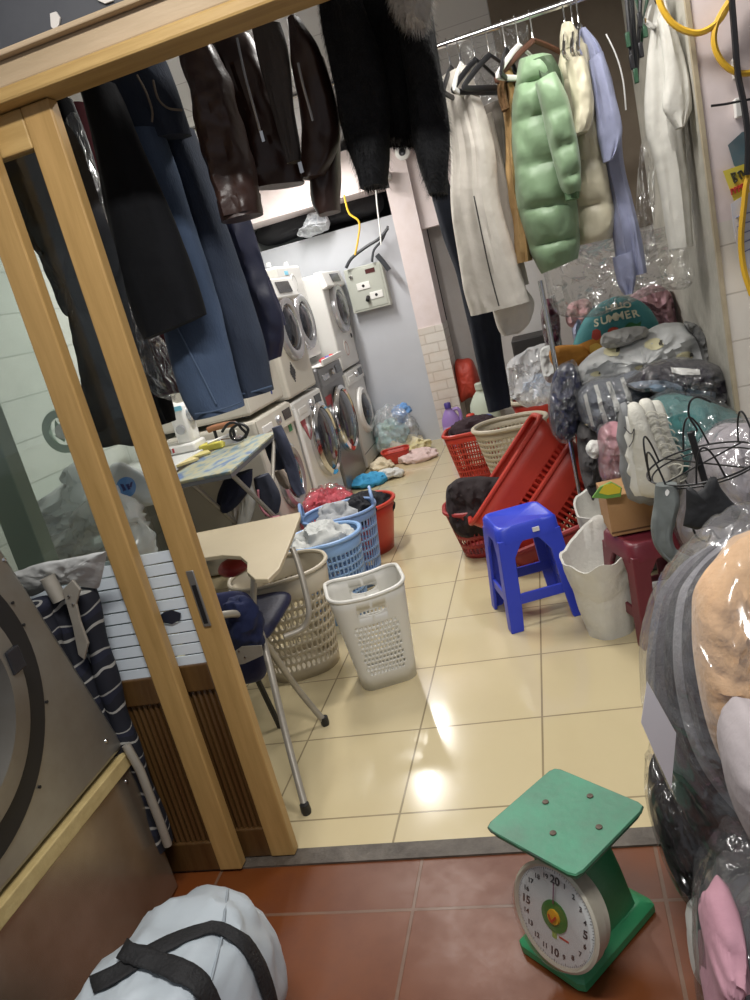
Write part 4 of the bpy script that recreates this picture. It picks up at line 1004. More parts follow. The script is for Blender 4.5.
def hanger(lab, u, v, mat, ang=1.38, Y=YR, w=.17, name='clothes_hanger', drop=.0, grp='hangers on the right rail'):
    """hook on the rail, shoulders turned by ang about the vertical"""
    x = W(u, v, Y=Y).x; t = thing(name, lab, 'hanger', (x, Y, zr), grp)
    MB().tube([(x, Y + .014, zr + .004), (x, Y + .008, zr + .016), (x, Y - .006, zr + .016), (x, Y - .013, zr), (x, Y - .006, zr - .03), (x, Y, zr - .05), (x, Y, zr - .085)], .0025, 8, 28).build('hook', m_chrome, t)
    ca, sa = math.cos(ang), math.sin(ang)
    f = lambda a, z: Vector((x + ca * a, Y + sa * a, zr - .085 - z))
    MB().tube([f(0, 0), f(w * .4, .035), f(w, .10), f(w * .97, .115), f(0, .118), f(-w * .97, .115), f(-w, .10), f(-w * .4, .035), f(0, 0)], .007, 8, 60, flat=1.6).build('shoulder_frame', mat, t)
    return t
m_blk = M('black_hanger_plastic', '#1c1c1f', .4)
hanger('black plastic hanger at the left end, before the white tunic', 448, 52, m_blk)
hanger('white hanger inside the long white tunic', 460, 58, m_whitep)
hanger('empty black hanger right of the white tunic', 474, 50, m_blk, 1.0)
hanger('empty black hanger left of the tan jacket', 487, 40, m_blk, .9)
hanger('black hanger carrying the tan jacket', 505, 42, m_blk)
hanger('clear thin hanger between the tan and green jackets', 518, 38, m_whitep, 1.0)
hanger('brown wooden hanger inside the green puffer jacket', 537, 60, M('brown_hanger_wood', '#4f2f1f', .45), .5)
hanger('metal hanger inside the cream puffer jacket', 566, 28, m_chrome)
hanger('metal hanger between the cream jacket and lavender shirt', 574, 28, m_chrome)
hanger('metal hanger inside the lavender shirt', 580, 28, m_chrome)

def gar(name, lab, cat, rows, Y, thick, mat, parent=None, **k):
    o = garment(rows, Y, thick, **k).build(name, mat, parent)
    return tag(o, lab, cat) if not parent else o
m_tunic = m_cl('tunic', '#cdc7bd', '#bdb7ad')
p = W(470, 80, Y=YR)
t = thing('white_tunic', 'long off-white tunic with front slit hanging on the right rail', 'tunic', tuple(p))
gar('tunic_body', '', '', [(441, 80, 470, 66), (443, 100, 478, 92), (447, 130, 488, 120), (451, 160, 495, 150), (451, 205, 500, 200), (457, 250, 513, 245), (464, 290, 524, 280), (471, 316, 530, 301)], YR, .13, m_tunic, t, folds=(6, .018), seed=1, wr=.006, m=60, n=64)
gar('tunic_tail', '', '', [(488, 296, 527, 290), (494, 318, 534, 303), (498, 330, 530, 322), (502, 336, 520, 333)], YR + .06, .06, m_tunic, t, folds=(4, .02), seed=2)
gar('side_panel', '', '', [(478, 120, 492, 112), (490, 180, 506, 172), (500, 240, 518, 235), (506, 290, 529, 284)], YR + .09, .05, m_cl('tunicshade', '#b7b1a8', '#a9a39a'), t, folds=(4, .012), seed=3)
b = px_tube([(474, 196), (482, 235), (490, 272), (499, 306)], YR - .09, .003); b.build('slit_edge', M('dark_slit', '#3c3a38', .8), t)
gar('grey_blouse', 'taupe grey blouse hanging behind the empty black hangers', 'blouse', [(476, 112, 500, 100), (482, 130, 506, 124), (488, 165, 508, 160), (494, 205, 512, 200), (500, 250, 518, 246)], YR + .16, .07, m_cl('taupe', '#8d867e', '#7a746d'), seed=4, folds=(5, .02))
m_tan = M('tan_suede', '#b1905f', .85, bump=(40, .3), var=(6, '#9a7b50', .7))
t = thing('tan_jacket', 'narrow tan jacket seen edge-on beside the green puffer', 'jacket', tuple(W(510, 80, Y=YR)))
gar('jacket_body', '', '', [(499, 78, 512, 66), (502, 95, 516, 84), (505, 130, 517, 125), (508, 175, 520, 170), (512, 220, 526, 215), (516, 264, 533, 260)], YR, .12, m_tan, t, folds=(5, .02), seed=5, wr=.02)
gar('fur_collar', '', '', [(497, 85, 506, 80), (498, 98, 507, 95), (502, 112, 510, 108)], YR - .06, .06, M('brown_collar', '#6e5132', .9, bump=(60, .8)), t, seed=6)
m_gpuf = M('sage_green_nylon', '#7f9a77', .5, var=(5, '#748e6c', .6), bump=(18, .25), sheen=.2)
t = thing('puffer_jacket', 'sage green quilted puffer jacket on the right rail', 'jacket', tuple(W(545, 80, Y=YR)))
gar('jacket_body', '', '', [(519, 62, 552, 56, .8), (515, 85, 562, 78), (511, 115, 566, 105), (511, 150, 571, 140), (514, 190, 575, 178), (520, 222, 578, 214), (530, 252, 580, 240), (541, 274, 578, 258, .8)], YR - .02, .25, m_gpuf, t, quilt=6, folds=(3, .008), seed=7, wr=.009, wf=14, m=80, n=64)
gar('sleeve', '', '', [(535, 84, 556, 72, .7), (541, 110, 569, 100), (548, 140, 575, 130), (554, 165, 580, 155), (560, 186, 582, 177), (566, 196, 581, 191, .8)], YR - .17, .14, m_gpuf, t, quilt=4, folds=(3, .006), seed=8, wr=.008, wf=14)
gar('cuff', '', '', [(564, 192, 580, 187), (566, 201, 579, 198)], YR - .17, .08, M('ribbed_green', '#5c7a58', .8), t, seed=8)
gar('hood', '', '', [(530, 62, 553, 56), (536, 76, 560, 70), (545, 96, 563, 92), (552, 114, 564, 112)], YR - .10, .08, M('dark_green_lining', '#46583f', .7), t, seed=9)
m_cpuf = M('cream_nylon', '#cfc8af', .5, var=(6, '#bfb89f', .6), bump=(18, .25))
t = thing('puffer_jacket', 'cream puffer jacket with a stand-up collar on the right rail', 'jacket', tuple(W(585, 60, Y=YR)))
gar('collar', '', '', [(561, 27, 573, 27), (559, 38, 580, 38), (560, 52, 588, 50)], YR, .14, m_cpuf, t, seed=10, wr=.008, wf=12)
gar('jacket_body', '', '', [(560, 50, 588, 48), (557, 75, 592, 70), (558, 100, 596, 95), (562, 130, 600, 128), (566, 160, 606, 155), (568, 190, 611, 186), (571, 222, 616, 214), (576, 246, 613, 238)], YR + .04, .24, m_cpuf, t, quilt=5, folds=(4, .014), seed=11, wr=.012, wf=13, m=70, n=56)
gar('sleeve', '', '', [(566, 62, 585, 58), (570, 85, 591, 80), (574, 110, 594, 104), (572, 128, 592, 122), (570, 137, 588, 132)], YR - .13, .11, m_cpuf, t, folds=(3, .012), seed=12, wr=.009, wf=14)
m_lav = m_cl('lavender', '#9ea3bf', '#9095b2')
t = thing('lavender_shirt', 'lavender short-sleeved shirt hanging right of the cream puffer', 'shirt', tuple(W(600, 60, Y=YR)))
gar('shirt_body', '', '', [(578, 33, 586, 29), (584, 55, 601, 48), (590, 90, 612, 80), (596, 130, 620, 122), (602, 170, 624, 160), (608, 205, 632, 198), (614, 240, 640, 230), (617, 280, 647, 272)], YR + .02, .10, m_lav, t, folds=(6, .022), seed=13, wr=.012, m=56)
gar('sleeve', '', '', [(588, 62, 603, 52), (593, 90, 612, 82), (596, 115, 618, 108), (597, 136, 622, 130), (600, 150, 619, 146), (603, 163, 612, 160)], YR - .09, .06, m_lav, t, folds=(4, .012), seed=14)
gar('shirt_tail', '', '', [(612, 258, 634, 250), (618, 284, 636, 276), (624, 295, 633, 293)], YR - .02, .05, m_lav, t, folds=(4, .015), seed=15)
m_wsh = m_cl('whiteshirt', '#d0cec6', '#bfbdb5')
t = thing('white_shirt', 'white short-sleeved shirt hanging nearest the right pier', 'shirt', tuple(W(665, 60, Y=3.2)))
gar('shirt_body', '', '', [(656, 4, 663, 0), (650, 40, 672, 25), (645, 85, 680, 75), (645, 130, 684, 125), (655, 165, 686, 160), (662, 205, 690, 198), (669, 249, 693, 246)], 3.22, .13, m_wsh, t, folds=(4, .014), seed=16, wr=.006, m=56)
gar('sleeve', '', '', [(658, 20, 668, 10), (662, 50, 680, 44), (664, 80, 688, 74), (662, 106, 692, 104), (668, 118, 690, 114), (676, 129, 684, 127)], 3.10, .07, m_wsh, t, folds=(4, .014), seed=17)
hanger('metal hanger carrying the white shirt near the pier', 655, 0, m_chrome, 1.2, 3.25, .18)
# clip hanger cluster
t = thing('peg_hanger', 'black and green clip hanger with pegs, hung by the white shirt', 'hanger', tuple(W(640, 0, Y=3.28)))
for i, (u0, v0, u1, v1, r) in enumerate(((626, -10, 632, 60, .008), (631, -12, 637, 78, .008), (641, -10, 637, 72, .007), (648, -8, 640, 52, .006), (635, -4, 645, 30, .006))):
    MB().tube([W(u0, v0, Y=3.25 + .02 * i), W(u1, v1, Y=3.25 + .02 * i)], r, 8).build('clip_arm', m_blk if i < 3 else M('dark_green_plastic', '#284b35', .45), t)
for i, (u, v) in enumerate(((628, 40), (632, 62), (636, 76), (641, 50), (645, 30), (640, 20))):
    c = W(u, v, Y=3.24); MB().box(c - Vector((.008, .008, .025)), c + Vector((.008, .008, .025))).build('peg', m_blk if i % 2 else M('dark_green_plastic', '#284b35', .45), t, bevel=.003)
tag(px_tube([(606, 34), (616, 55), (623, 80), (626, 110)], 3.4, .003).build('plastic_strip', m_whitep), 'thin clear plastic strip dangling right of lavender shirt', 'strip')
# dark trousers on the rail
t = gar('long_trousers', 'long black trousers hanging behind the white tunic', 'trousers', [(428, 180, 446, 174), (434, 205, 455, 198), (444, 240, 468, 232), (457, 275, 482, 266), (466, 315, 496, 306), (476, 360, 503, 352), (484, 395, 509, 388), (488, 412, 511, 406)], 3.62, .09, m_cl('blackwool', '#1b1e27', '#252934'), seed=18, folds=(4, .012), m=50)
# thick plastic cover sheets
m_sheet = film('cover_film', base=.03, rough=.14, bscale=16, bstr=.7, gl=.5, milky=.03)
tag(puff([(545, 248), (600, 238), (690, 225), (702, 245), (690, 285), (640, 300), (590, 318), (556, 312), (546, 285)], 3.55, .30, 5, wr=.06, wf=7, ridge=True).build('plastic_sheet', m_sheet), 'clear crinkled plastic sheet spread over the laundry pile', 'plastic sheet')
tag(puff([(462, 40), (520, 20), (528, 45), (515, 90), (490, 110), (468, 90)], 3.85, .06, 6, wr=.05, wf=7).build('garment_cover', m_sheet), 'clear plastic garment cover hanging behind the empty hangers', 'garment cover')
tag(puff([(640, 150), (652, 140), (655, 200), (650, 250), (640, 275), (634, 260)], 3.42, .05, 7, wr=.04, wf=9).build('plastic_strip', m_sheet), 'clear plastic strip hanging left of the white shirt', 'strip')

# --- clothes on the doorway rail
YD = 2.14
m_den = M('shaded_blue_denim', '#232b3a', .85, bump=(180, .25), var=(5, '#303c50', .7), stretch=(1, 1, .35))  # head beam's shade put into the denim colour, waist and rear leg
m_den2 = M('lit_blue_denim', '#3a4a63', .85, bump=(180, .25), var=(5, '#4f617c', .8), stretch=(1, 1, .35))  # same denim painted in a lighter, lit tone for the front leg
m_blk_c = m_cl('blackcotton', '#0c0d10', '#121318')
t = thing('blue_jeans', 'blue denim jeans hanging on the doorway rail', 'jeans', tuple(W(150, 65, Y=YD)))
gar('waist_and_hips', '', '', [(104, 84, 164, 60), (108, 100, 172, 78), (113, 122, 184, 108), (120, 145, 192, 135)], YD, .12, m_den, t, folds=(5, .012), seed=21)
gar('leg', '', '', [(118, 135, 160, 128), (130, 190, 180, 180), (146, 250, 198, 240), (160, 310, 216, 298), (170, 350, 226, 338), (184, 395, 236, 383), (196, 419, 242, 407)], YD - .02, .13, m_den2, t, folds=(3, .012), seed=22, m=60)
gar('leg', '', '', [(152, 130, 192, 128), (168, 180, 208, 170), (186, 230, 222, 215), (200, 270, 238, 262), (214, 315, 252, 305), (226, 355, 264, 345), (240, 398, 273, 390)], YD + .10, .12, m_den, t, folds=(3, .012), seed=23, m=60)
for pts in ([(195, 414), (210, 412), (226, 408), (242, 402)], [(242, 394), (252, 392), (262, 389), (272, 386)], [(172, 318), (186, 345), (200, 372), (216, 404)]):
    px_tube(pts, YD - .088 if pts[0][0] < 200 else YD + .035, .0028).build('denim_seam', M('pale_denim_thread', '#4f6079', .8), t)
px_tube([(137, 75), (146, 92), (152, 110), (152, 122)], YD - .075, .003).build('fly_seam', M('tan_thread', '#7a7064', .8), t)
px_tube([(153, 80), (158, 98), (168, 108), (182, 110)], YD - .075, .003).build('pocket_seam', M('tan_thread', '#7a7064', .8), t)
gar('black_skirt', 'black skirt hanging in front of the blue jeans', 'skirt', [(84, 95, 112, 82), (92, 130, 130, 120), (100, 175, 150, 165), (110, 225, 172, 215), (122, 275, 190, 262), (135, 315, 201, 297), (146, 340, 206, 314)], YD - .14, .10, m_blk_c, seed=24, folds=(4, .014), m=50)
# brown leather jacket
m_lea = M('dark_brown_leather', '#33221d', .38, bump=(26, .25), var=(5, '#412c25', .7), spec=.5)
t = thing('leather_jacket', 'dark brown leather jacket hanging over the doorway', 'jacket', tuple(W(250, 50, Y=YD)))
gar('jacket_body', '', '', [(212, 48, 250, 34), (222, 70, 262, 55), (228, 100, 275, 90), (236, 140, 292, 130), (245, 170, 304, 158), (255, 190, 306, 182)], YD + .06, .15, m_lea, t, folds=(4, .014), seed=25, wr=.016)
gar('sleeve', '', '', [(184, 56, 212, 44), (190, 85, 228, 75), (197, 115, 236, 105), (204, 150, 245, 140), (210, 175, 254, 165), (217, 197, 259, 187), (224, 220, 261, 210)], YD - .08, .13, m_lea, t, folds=(4, .012), seed=26, wr=.014, wf=14, m=56)
gar('cuff', '', '', [(219, 203, 260, 193), (224, 224, 262, 213)], YD - .08, .125, m_lea, t, folds=(2, .004), seed=27)
gar('lining', '', '', [(252, 30, 280, 22), (258, 60, 288, 50), (268, 95, 292, 88), (276, 125, 295, 118), (284, 150, 299, 144), (288, 164, 300, 160)], YD - .03, .05, M('grey_fleece_lining', '#4d4845', .9, bump=(70, .5)), t, seed=28, wr=.008)
gar('front_panel', '', '', [(290, 24, 300, 18), (293, 55, 316, 45), (297, 90, 328, 80), (300, 125, 336, 115), (303, 160, 337, 148), (306, 180, 325, 175)], YD - .02, .09, m_lea, t, seed=29, folds=(3, .01), wr=.016)
gar('sleeve', '', '', [(310, 60, 322, 56), (312, 95, 332, 88), (312, 130, 338, 122), (310, 165, 340, 155), (312, 200, 340, 192), (320, 217, 339, 210)], YD + .05, .11, m_lea, t, seed=30, folds=(3, .01), wr=.016)
for pts, nm in (([(237, 38), (245, 75), (254, 108), (262, 138)], 'zipper'), ([(298, 63), (303, 85), (308, 103), (313, 121)], 'zipper')):
    px_tube(pts, YD - .10, .0035).build(nm, m_silver, t)
z_ = W(262.5, 136, Y=YD - .105); MB().box(z_ - Vector((.004, .003, .014)), z_ + Vector((.004, .003, .012))).build('zip_pull', m_chrome, t)
z_ = W(301, 167, Y=YD - .105); MB().box(z_ - Vector((.005, .003, .014)), z_ + Vector((.005, .003, .012))).build('zip_pull', m_chrome, t)
# navy jacket with pale stars
m_nvj = M('navy_nylon', '#171b33', .5, bump=(14, .3), var=(4, '#20254a', .6))
t = thing('navy_jacket', 'navy jacket with pale patches hanging before the dryers', 'jacket', tuple(W(250, 230, Y=2.5)))
gar('sleeve', '', '', [(222, 222, 246, 214), (230, 255, 256, 245), (238, 290, 268, 282), (247, 322, 279, 312), (255, 345, 283, 335), (264, 363, 280, 357)], 2.5, .13, m_nvj, t, seed=31, wr=.02, folds=(3, .01))
gar('jacket_body', '', '', [(226, 220, 246, 214), (238, 260, 258, 252), (252, 300, 274, 295), (262, 330, 285, 325)], 2.6, .1, m_nvj, t, seed=32, wr=.02)
bv = bvh_of(t.children[0])
for (u, v, s) in ((263, 300, 5), (273, 331, 5), (262, 322, 3.5), (246, 268, 3), (258, 345, 3)):
    ribbon(bv, [(u - s, v - s * .4), (u, v - s), (u + s, v - s * .4)], [(u - s * .6, v + s * .5), (u, v + s), (u + s * .7, v + s * .8)], 8, .003).build('pale_patch', M('pale_pink_print', '#b39c9a', .7), t)
# black furry sweater
m_fur = M('black_fur', '#08090b', .9, bump=(90, .9), var=(12, '#101116', .8))
m_furg = M('pale_fur', '#e6e2dc', .9, bump=(90, .9), var=(12, '#d0cbc4', .8))
t = thing('fur_sweater', 'black fluffy fur sweater with pale fur collar, hanging over the doorway', 'sweater', tuple(W(385, 10, Y=2.16)))
def fur(mbs, mat, par, n, ln):
    b = MB(); rnd = random.Random(5)
    for mb in mbs:
        tri = [(mb.v[f[0]], mb.v[f[1]], mb.v[f[2]]) for f in mb.f if len(f) >= 3]
        for _ in range(n):
            a, c, d = rnd.choice(tri); nn = (c - a).cross(d - a)
            if nn.length < 1e-9: continue
            nn.normalize()
            if nn.y > 0.2: nn = -nn
            w1, w2 = rnd.random(), rnd.random()
            p = a + (c - a) * w1 * .5 + (d - a) * w2 * .5
            dr = (nn * .5 + Vector((rnd.uniform(-.4, .4), rnd.uniform(-.2, .2), -1.0))).normalized() * ln * rnd.uniform(.6, 1.2)
            s = nn.cross(dr).normalized() * .0012
            b.add([p - s, p + s, p + dr], [(0, 1, 2)])
    return b.build('fur_pile', mat, par, smooth=False)
g1 = garment([(316, -22, 432, -24), (322, 8, 432, 4), (329, 45, 434, 42), (336, 85, 440, 82), (345, 118, 440, 116), (370, 138, 425, 136), (384, 143, 412, 141)], 2.2, .17, folds=(5, .02), seed=33, m=50, n=60, wr=.02)
g2 = garment([(320, -15, 352, -20), (323, 25, 368, 18), (330, 70, 380, 62), (338, 105, 387, 98), (346, 138, 388, 130), (353, 163, 387, 156), (360, 190, 385, 185)], 2.08, .14, folds=(3, .012), seed=34, m=50, n=44, wr=.016)
g3 = garment([(398, -15, 430, -20), (400, 30, 434, 25), (404, 70, 440, 64), (408, 105, 445, 98), (413, 138, 449, 130), (421, 170, 450, 162), (430, 196, 448, 192)], 2.10, .14, folds=(3, .012), seed=35, m=50, n=44, wr=.016)
bo = g1.build('sweater_body', m_fur, t); s1 = g2.build('sleeve', m_fur, t); s2 = g3.build('sleeve', m_fur, t)
fur([g1], m_fur, bo, 5000, .022); fur([g2], m_fur, s1, 3500, .022); fur([g3], m_fur, s2, 3500, .022)
g4 = garment([(388, -22, 430, -24), (390, -5, 429, -6), (396, 12, 427, 8), (408, 24, 424, 22)], 1.98, .10, seed=36, wr=.02)
co = g4.build('fur_collar', m_furg, t); fur([g4], m_furg, co, 2500, .03)
# left end of the doorway rail: dark red coat and black bag of clothes
gar('dark_red_coat', 'dark red coat hanging left of the black skirt', 'coat', [(54, 112, 84, 102), (72, 180, 104, 168), (90, 240, 124, 228), (108, 300, 148, 286), (124, 350, 168, 338), (138, 398, 190, 390)], 2.42, .10, m_cl('winered', '#4a1b22', '#361318'), seed=37, folds=(5, .015))
gar('black_coat', 'black coat in clear film behind the rear door stile', 'coat', [(50, 105, 70, 98), (66, 170, 92, 160), (88, 245, 116, 236), (112, 320, 136, 312), (130, 375, 156, 365), (142, 400, 166, 392)], 2.32, .09, m_blk_c, seed=38, folds=(4, .014))
tag(puff([(66, 125), (80, 118), (105, 200), (128, 270), (155, 330), (182, 392), (178, 402), (150, 392), (128, 350), (104, 280), (82, 205)], 2.22, .04, 9, wr=.04, wf=11, ridge=True, n=90).build('garment_cover', m_sheet), 'clear garment cover over the coats behind the rear door stile', 'garment cover')
gar('black_cloth', 'black cloth hanging above the sewing machine', 'cloth', [(136, 372, 160, 366), (140, 395, 168, 388), (146, 415, 174, 408), (152, 428, 176, 420)], 2.6, .06, m_blk_c, seed=39)

# ================================================================== LEFT, BEHIND AND BESIDE THE DOOR
t = thing('desk_fan', 'small pale green desk fan seen through the door glass', 'fan', tuple(W(66, 432, Y=2.62)))
c = W(66, 430, Y=2.62)
m_pgreen = M('pale_green_plastic', '#b7c7bb', .4)
MB().lathe(c, (0, -1, 0), [(.085, -.03), (.092, 0), (.085, .03), (.055, .032), (.055, .02), (.07, .0)], 30, False).build('fan_ring', m_pgreen, t)
MB().lathe(c, (0, -1, 0), [(.03, -.03), (.03, .03), (.02, .035), (0, .035)], 20).build('hub', m_whitep, t)
for k in range(5):
    a = k * 2 * PI / 5; q = lambda r, b_: c + Vector((math.cos(a + b_) * r, math.sin(b_) * .02, math.sin(a + b_) * r))
    b = MB(); b.prism([q(.028, -.3), q(.054, -.45), q(.054, .35), q(.028, .3)], (0, .002, 0)); b.build('blade', m_pgreen, t, smooth=False)
MB().tube([c + Vector((0, .01, -.085)), c + Vector((.01, .02, -.17)), Vector((c.x + .01, c.y + .02, .80))], .016, 10).build('stand', m_pgreen, t)
MB().lathe((c.x + .01, c.y + .02, .772), (0, 0, 1), [(.08, 0), (.075, .02), (.02, .03), (0, .03)], 24).build('fan_base', m_pgreen, t)
m_wbag = film('white_carrier_film', base=.05, rough=.2, bscale=16, bstr=.6, gl=.4, milky=.75)
tag(puff([(28, 520), (40, 500), (62, 482), (74, 462), (92, 488), (106, 500), (100, 525), (78, 534), (50, 536)], 2.3, .22, 11, wr=.05, wf=9, ridge=True).build('white_carrier_bag', m_wbag), 'crumpled white carrier bag seen through the front door glass', 'plastic bag')
tag(puff([(40, 545), (66, 530), (86, 500), (104, 478), (128, 510), (150, 540), (150, 575), (90, 580), (44, 570)], 2.15, .2, 12, wr=.05, wf=9, ridge=True).build('clear_bag', film('grey_milky_film', base=.08, rough=.12, bscale=16, bstr=.7, gl=.55, milky=.3)), 'big greyish clear bag behind the frosted strips', 'plastic bag')
wb = puff([(108, 468), (120, 462), (142, 474), (160, 486), (162, 502), (146, 506), (124, 508), (112, 494)], 2.4, .14, 13, wr=.02, wf=8).build('printed_carrier_bag', M('white_carrier', '#d0d3d6', .4, bump=(10, .3)))
tag(wb, 'white carrier bag with round blue logo behind the rear door glass', 'plastic bag')
bv = bvh_of(wb)
cc = (126.5, 487); b = MB(); G = []
for r in (0, 3, 6, 9.5):
    G.append([hit(bv, cc[0] + math.cos(2 * PI * j / 28) * max(r, .05), cc[1] + math.sin(2 * PI * j / 28) * max(r, .05), .004) for j in range(28)])
b.rings(G, False); lg = b.build('round_logo', M('logo_blue', '#5b93d6', .5), wb)
for A, Bq in (([(120.5, 484.5), (124.5, 491)], [(123.5, 484.0), (127, 490.5)]), ([(125.5, 485), (129, 490.5)], [(128.5, 484.2), (131, 489.5)]), ([(130.5, 482.5), (130, 488)], [(133, 483), (131.5, 488)])):
    ribbon(bv, A, Bq, 6, .006).build('logo_stroke', M('logo_navy', '#1f2f74', .5), lg)
# striped folding lounger and white cloth between machine and door
m_strw = stripemat('navy_white_weave', ((0, '#10131f'), (.3, '#9b9a95'), (.37, '#10131f'), (.55, '#181c2e'), (.72, '#8d8c88'), (.77, '#10131f')), 'Z', .105, .8, wave=.16)
YL = 1.595
t = thing('folding_lounger', 'folded lounger with navy and white striped cloth, between machine and door', 'lounger', tuple(W(150, 850, Y=YL)))
def roll(pts, r, Y, mat, nm, n=18):
    P = [W(u, v, Y=Y) for u, v in pts]; return MB().tube(P, lambda f: r * (1 + .1 * math.sin(f * 23)), n, 50).build(nm, mat, t)
roll([(52, 598), (72, 650), (92, 700), (112, 745), (135, 800), (158, 850)], .030, YL - .02, m_strw, 'striped_cloth')
roll([(84, 590), (97, 640), (112, 695), (128, 745), (146, 795), (164, 842)], .030, YL + .0, m_strw, 'striped_cloth')
roll([(38, 600), (55, 650), (72, 700)], .028, YL - .06, m_strw, 'striped_cloth')
MB().tube([W(47, 577, Y=YL - .05), W(60, 600, Y=YL - .05)], .019, 14).build('tube_end', m_tube_p, t)
b = MB(); b.prism([W(u, v, Y=YL - .06) for u, v in ((62, 590), (72, 580), (80, 590), (76, 604), (80, 622), (88, 644), (84, 660), (78, 655), (72, 625), (66, 604))], (0, .008, 0)); b.build('hinge_plate', m_tube_p, t, smooth=False, bevel=.002)
for u, v in ((69, 596), (73, 604)): MB().lathe(W(u, v, Y=YL - .061), (0, -1, 0), [(.004, 0), (.003, .003), (0, .003)], 8).build('rivet', m_chrome, t)
MB().tube([W(126, 745, Y=YL - .04), W(140, 770, Y=YL - .045), W(160, 822, Y=YL - .04), W(168, 845, Y=YL - .04)], .012, 10).build('frame_tube', m_tube_p, t)
tag(puff([(6, 576), (30, 566), (70, 558), (107, 551), (104, 570), (99, 589), (84, 587), (70, 583), (52, 588), (30, 597), (16, 590)], 1.58, .02, 14, wr=.008, wf=14, closed_smooth=False, tilt=(0, .12)).build('white_cloth_cover', m_cl('coolwhite', '#c9cac8', '#b5b6b4')), 'white cloth laid over the top of the folded lounger', 'cloth')
# ================================================================== THE PILE IN THE RIGHT ALCOVE
m_clear = film('clear_wrap_film', base=.10, rough=.14, bscale=15, bstr=.8, gl=.65, milky=.05)
def lump(name, lab, cat, px, Y, th, mat, seed, wr=.035, wf=7, ridge=True, film_=None, flab=None, grp=None, **k):
    o = tag(puff(px, Y, th, seed, wr=wr, wf=wf, ridge=ridge, **k).build(name, mat), lab, cat, grp)
    if film_:
        cu = sum(p[0] for p in px) / len(px); cv = sum(p[1] for p in px) / len(px)
        q = [(cu + (u - cu) * 1.06, cv + (v - cv) * 1.06) for u, v in px]
        tag(puff(q, Y, th * 1.16 + .02, seed + 50, wr=wr * 1.3, wf=wf * 1.6, ridge=True).build('clear_bag', film_), flab, 'plastic bag')
    return o
# low shelf that carries the pile
tag(MB().box((.13, 3.30, .0), (.605, 3.62, .50)).box((.06, 3.62, .0), (.605, 4.38, .80)).build('storage_chest', M('grey_chest', '#6d6a68', .7), bevel=.01), 'grey chest under the laundry pile in the alcove', 'chest')
lump('pink_blanket', 'pink rumpled blanket at the top of the pile against alcove wall', 'blanket', [(628, 300), (640, 288), (658, 284), (672, 295), (676, 318), (668, 332), (645, 330), (632, 318)], 4.05, .3, m_cl('rose', '#b58f96', '#9d7a82'), 1, .06, ridge=True)
lump('pink_blanket', 'small pink bundle left of the teal summer cushion', 'blanket', [(566, 312), (574, 302), (590, 300), (592, 318), (580, 330), (568, 326)], 3.95, .2, m_cl('rose2', '#c29a9b', '#b08788'), 2, .05, ridge=True)
lump('pale_blanket', 'pale lilac bundle behind the teal summer cushion', 'blanket', [(572, 330), (582, 312), (600, 304), (612, 312), (600, 340), (580, 348)], 3.9, .2, m_cl('lilacc', '#a9acc4', '#9699b4'), 3, .05, ridge=True)
# summer cushion: teal above, orange below
t = thing('printed_cushion', 'teal and orange cushion printed with a summer greeting, on the pile', 'cushion', tuple(W(620, 345, Y=3.75)))
cpx = [(572, 352), (580, 326), (594, 308), (612, 298), (630, 297), (648, 307), (659, 324), (660, 342), (640, 356), (600, 366), (578, 366)]
cu_ = puff(cpx, 3.75, .20, 5, wr=.01).build('cushion_cover', M('teal_print_cloth', '#3f8286', .75, bump=(60, .2)), t)
bv = bvh_of(cu_)
m_or = M('orange_print_cloth', '#c2842f', .75, bump=(60, .2), var=(8, '#ad6f26', .6))
ribbon(bv, [(576, 346), (592, 339), (610, 334), (630, 331), (648, 329), (657, 326)], [(578, 363), (596, 362), (612, 361), (632, 355), (650, 348), (658, 340)], 24, .003, 6).build('orange_band', m_or, t)
for A, Bq, c, nm in (([(593, 331), (597, 329), (601, 331)], [(592, 338), (597, 340), (601, 337)], '#a33a2c', 'red_flower'), ([(608, 330), (613, 327), (618, 328)], [(607, 335), (612, 337), (618, 334)], '#b8442f', 'red_flower'),
                     ([(624, 327), (630, 322), (636, 324), (641, 321)], [(625, 331), (630, 332), (637, 331), (640, 327)], '#2f6b3c', 'green_leaf'), ([(590, 346), (597, 343), (602, 347)], [(590, 352), (597, 355), (602, 352)], '#d9b04e', 'yellow_fruit')):
    ribbon(bv, A, Bq, 8, .0055).build(nm, M('print_' + c[1:], c, .7), t)
def letters(word, u0, v0, u1, v1, size, mat):
    for i, ch in enumerate(word):
        f = (i + .5) / len(word); u = u0 + (u1 - u0) * f; v = v0 + (v1 - v0) * f - 2.0 * math.sin(PI * f)
        p = hit(bv, u, v, .006)
        if p is None: continue
        a, c = hit(bv, u - 4, v + 1, .006), hit(bv, u + 4, v - 1, .006); d = hit(bv, u, v - 3, .006)
        if a is None or c is None or d is None: continue
        text('printed_letter', ch, p, size, mat, t, c - a, d - p, .0008, bold=.0012)
m_cream = M('cream_print', '#d8d3b8', .6)
letters('HELLO', 607, 311, 629, 306, .045, m_cream); letters('SUMMER', 593, 325, 639, 314, .050, m_cream)
# orange tail of the cushion
puff([(549, 356), (552, 348), (566, 345), (582, 346), (590, 354), (586, 364), (570, 367), (555, 367)], 3.68, .12, 7, wr=.01).build('orange_corner', m_or, t)
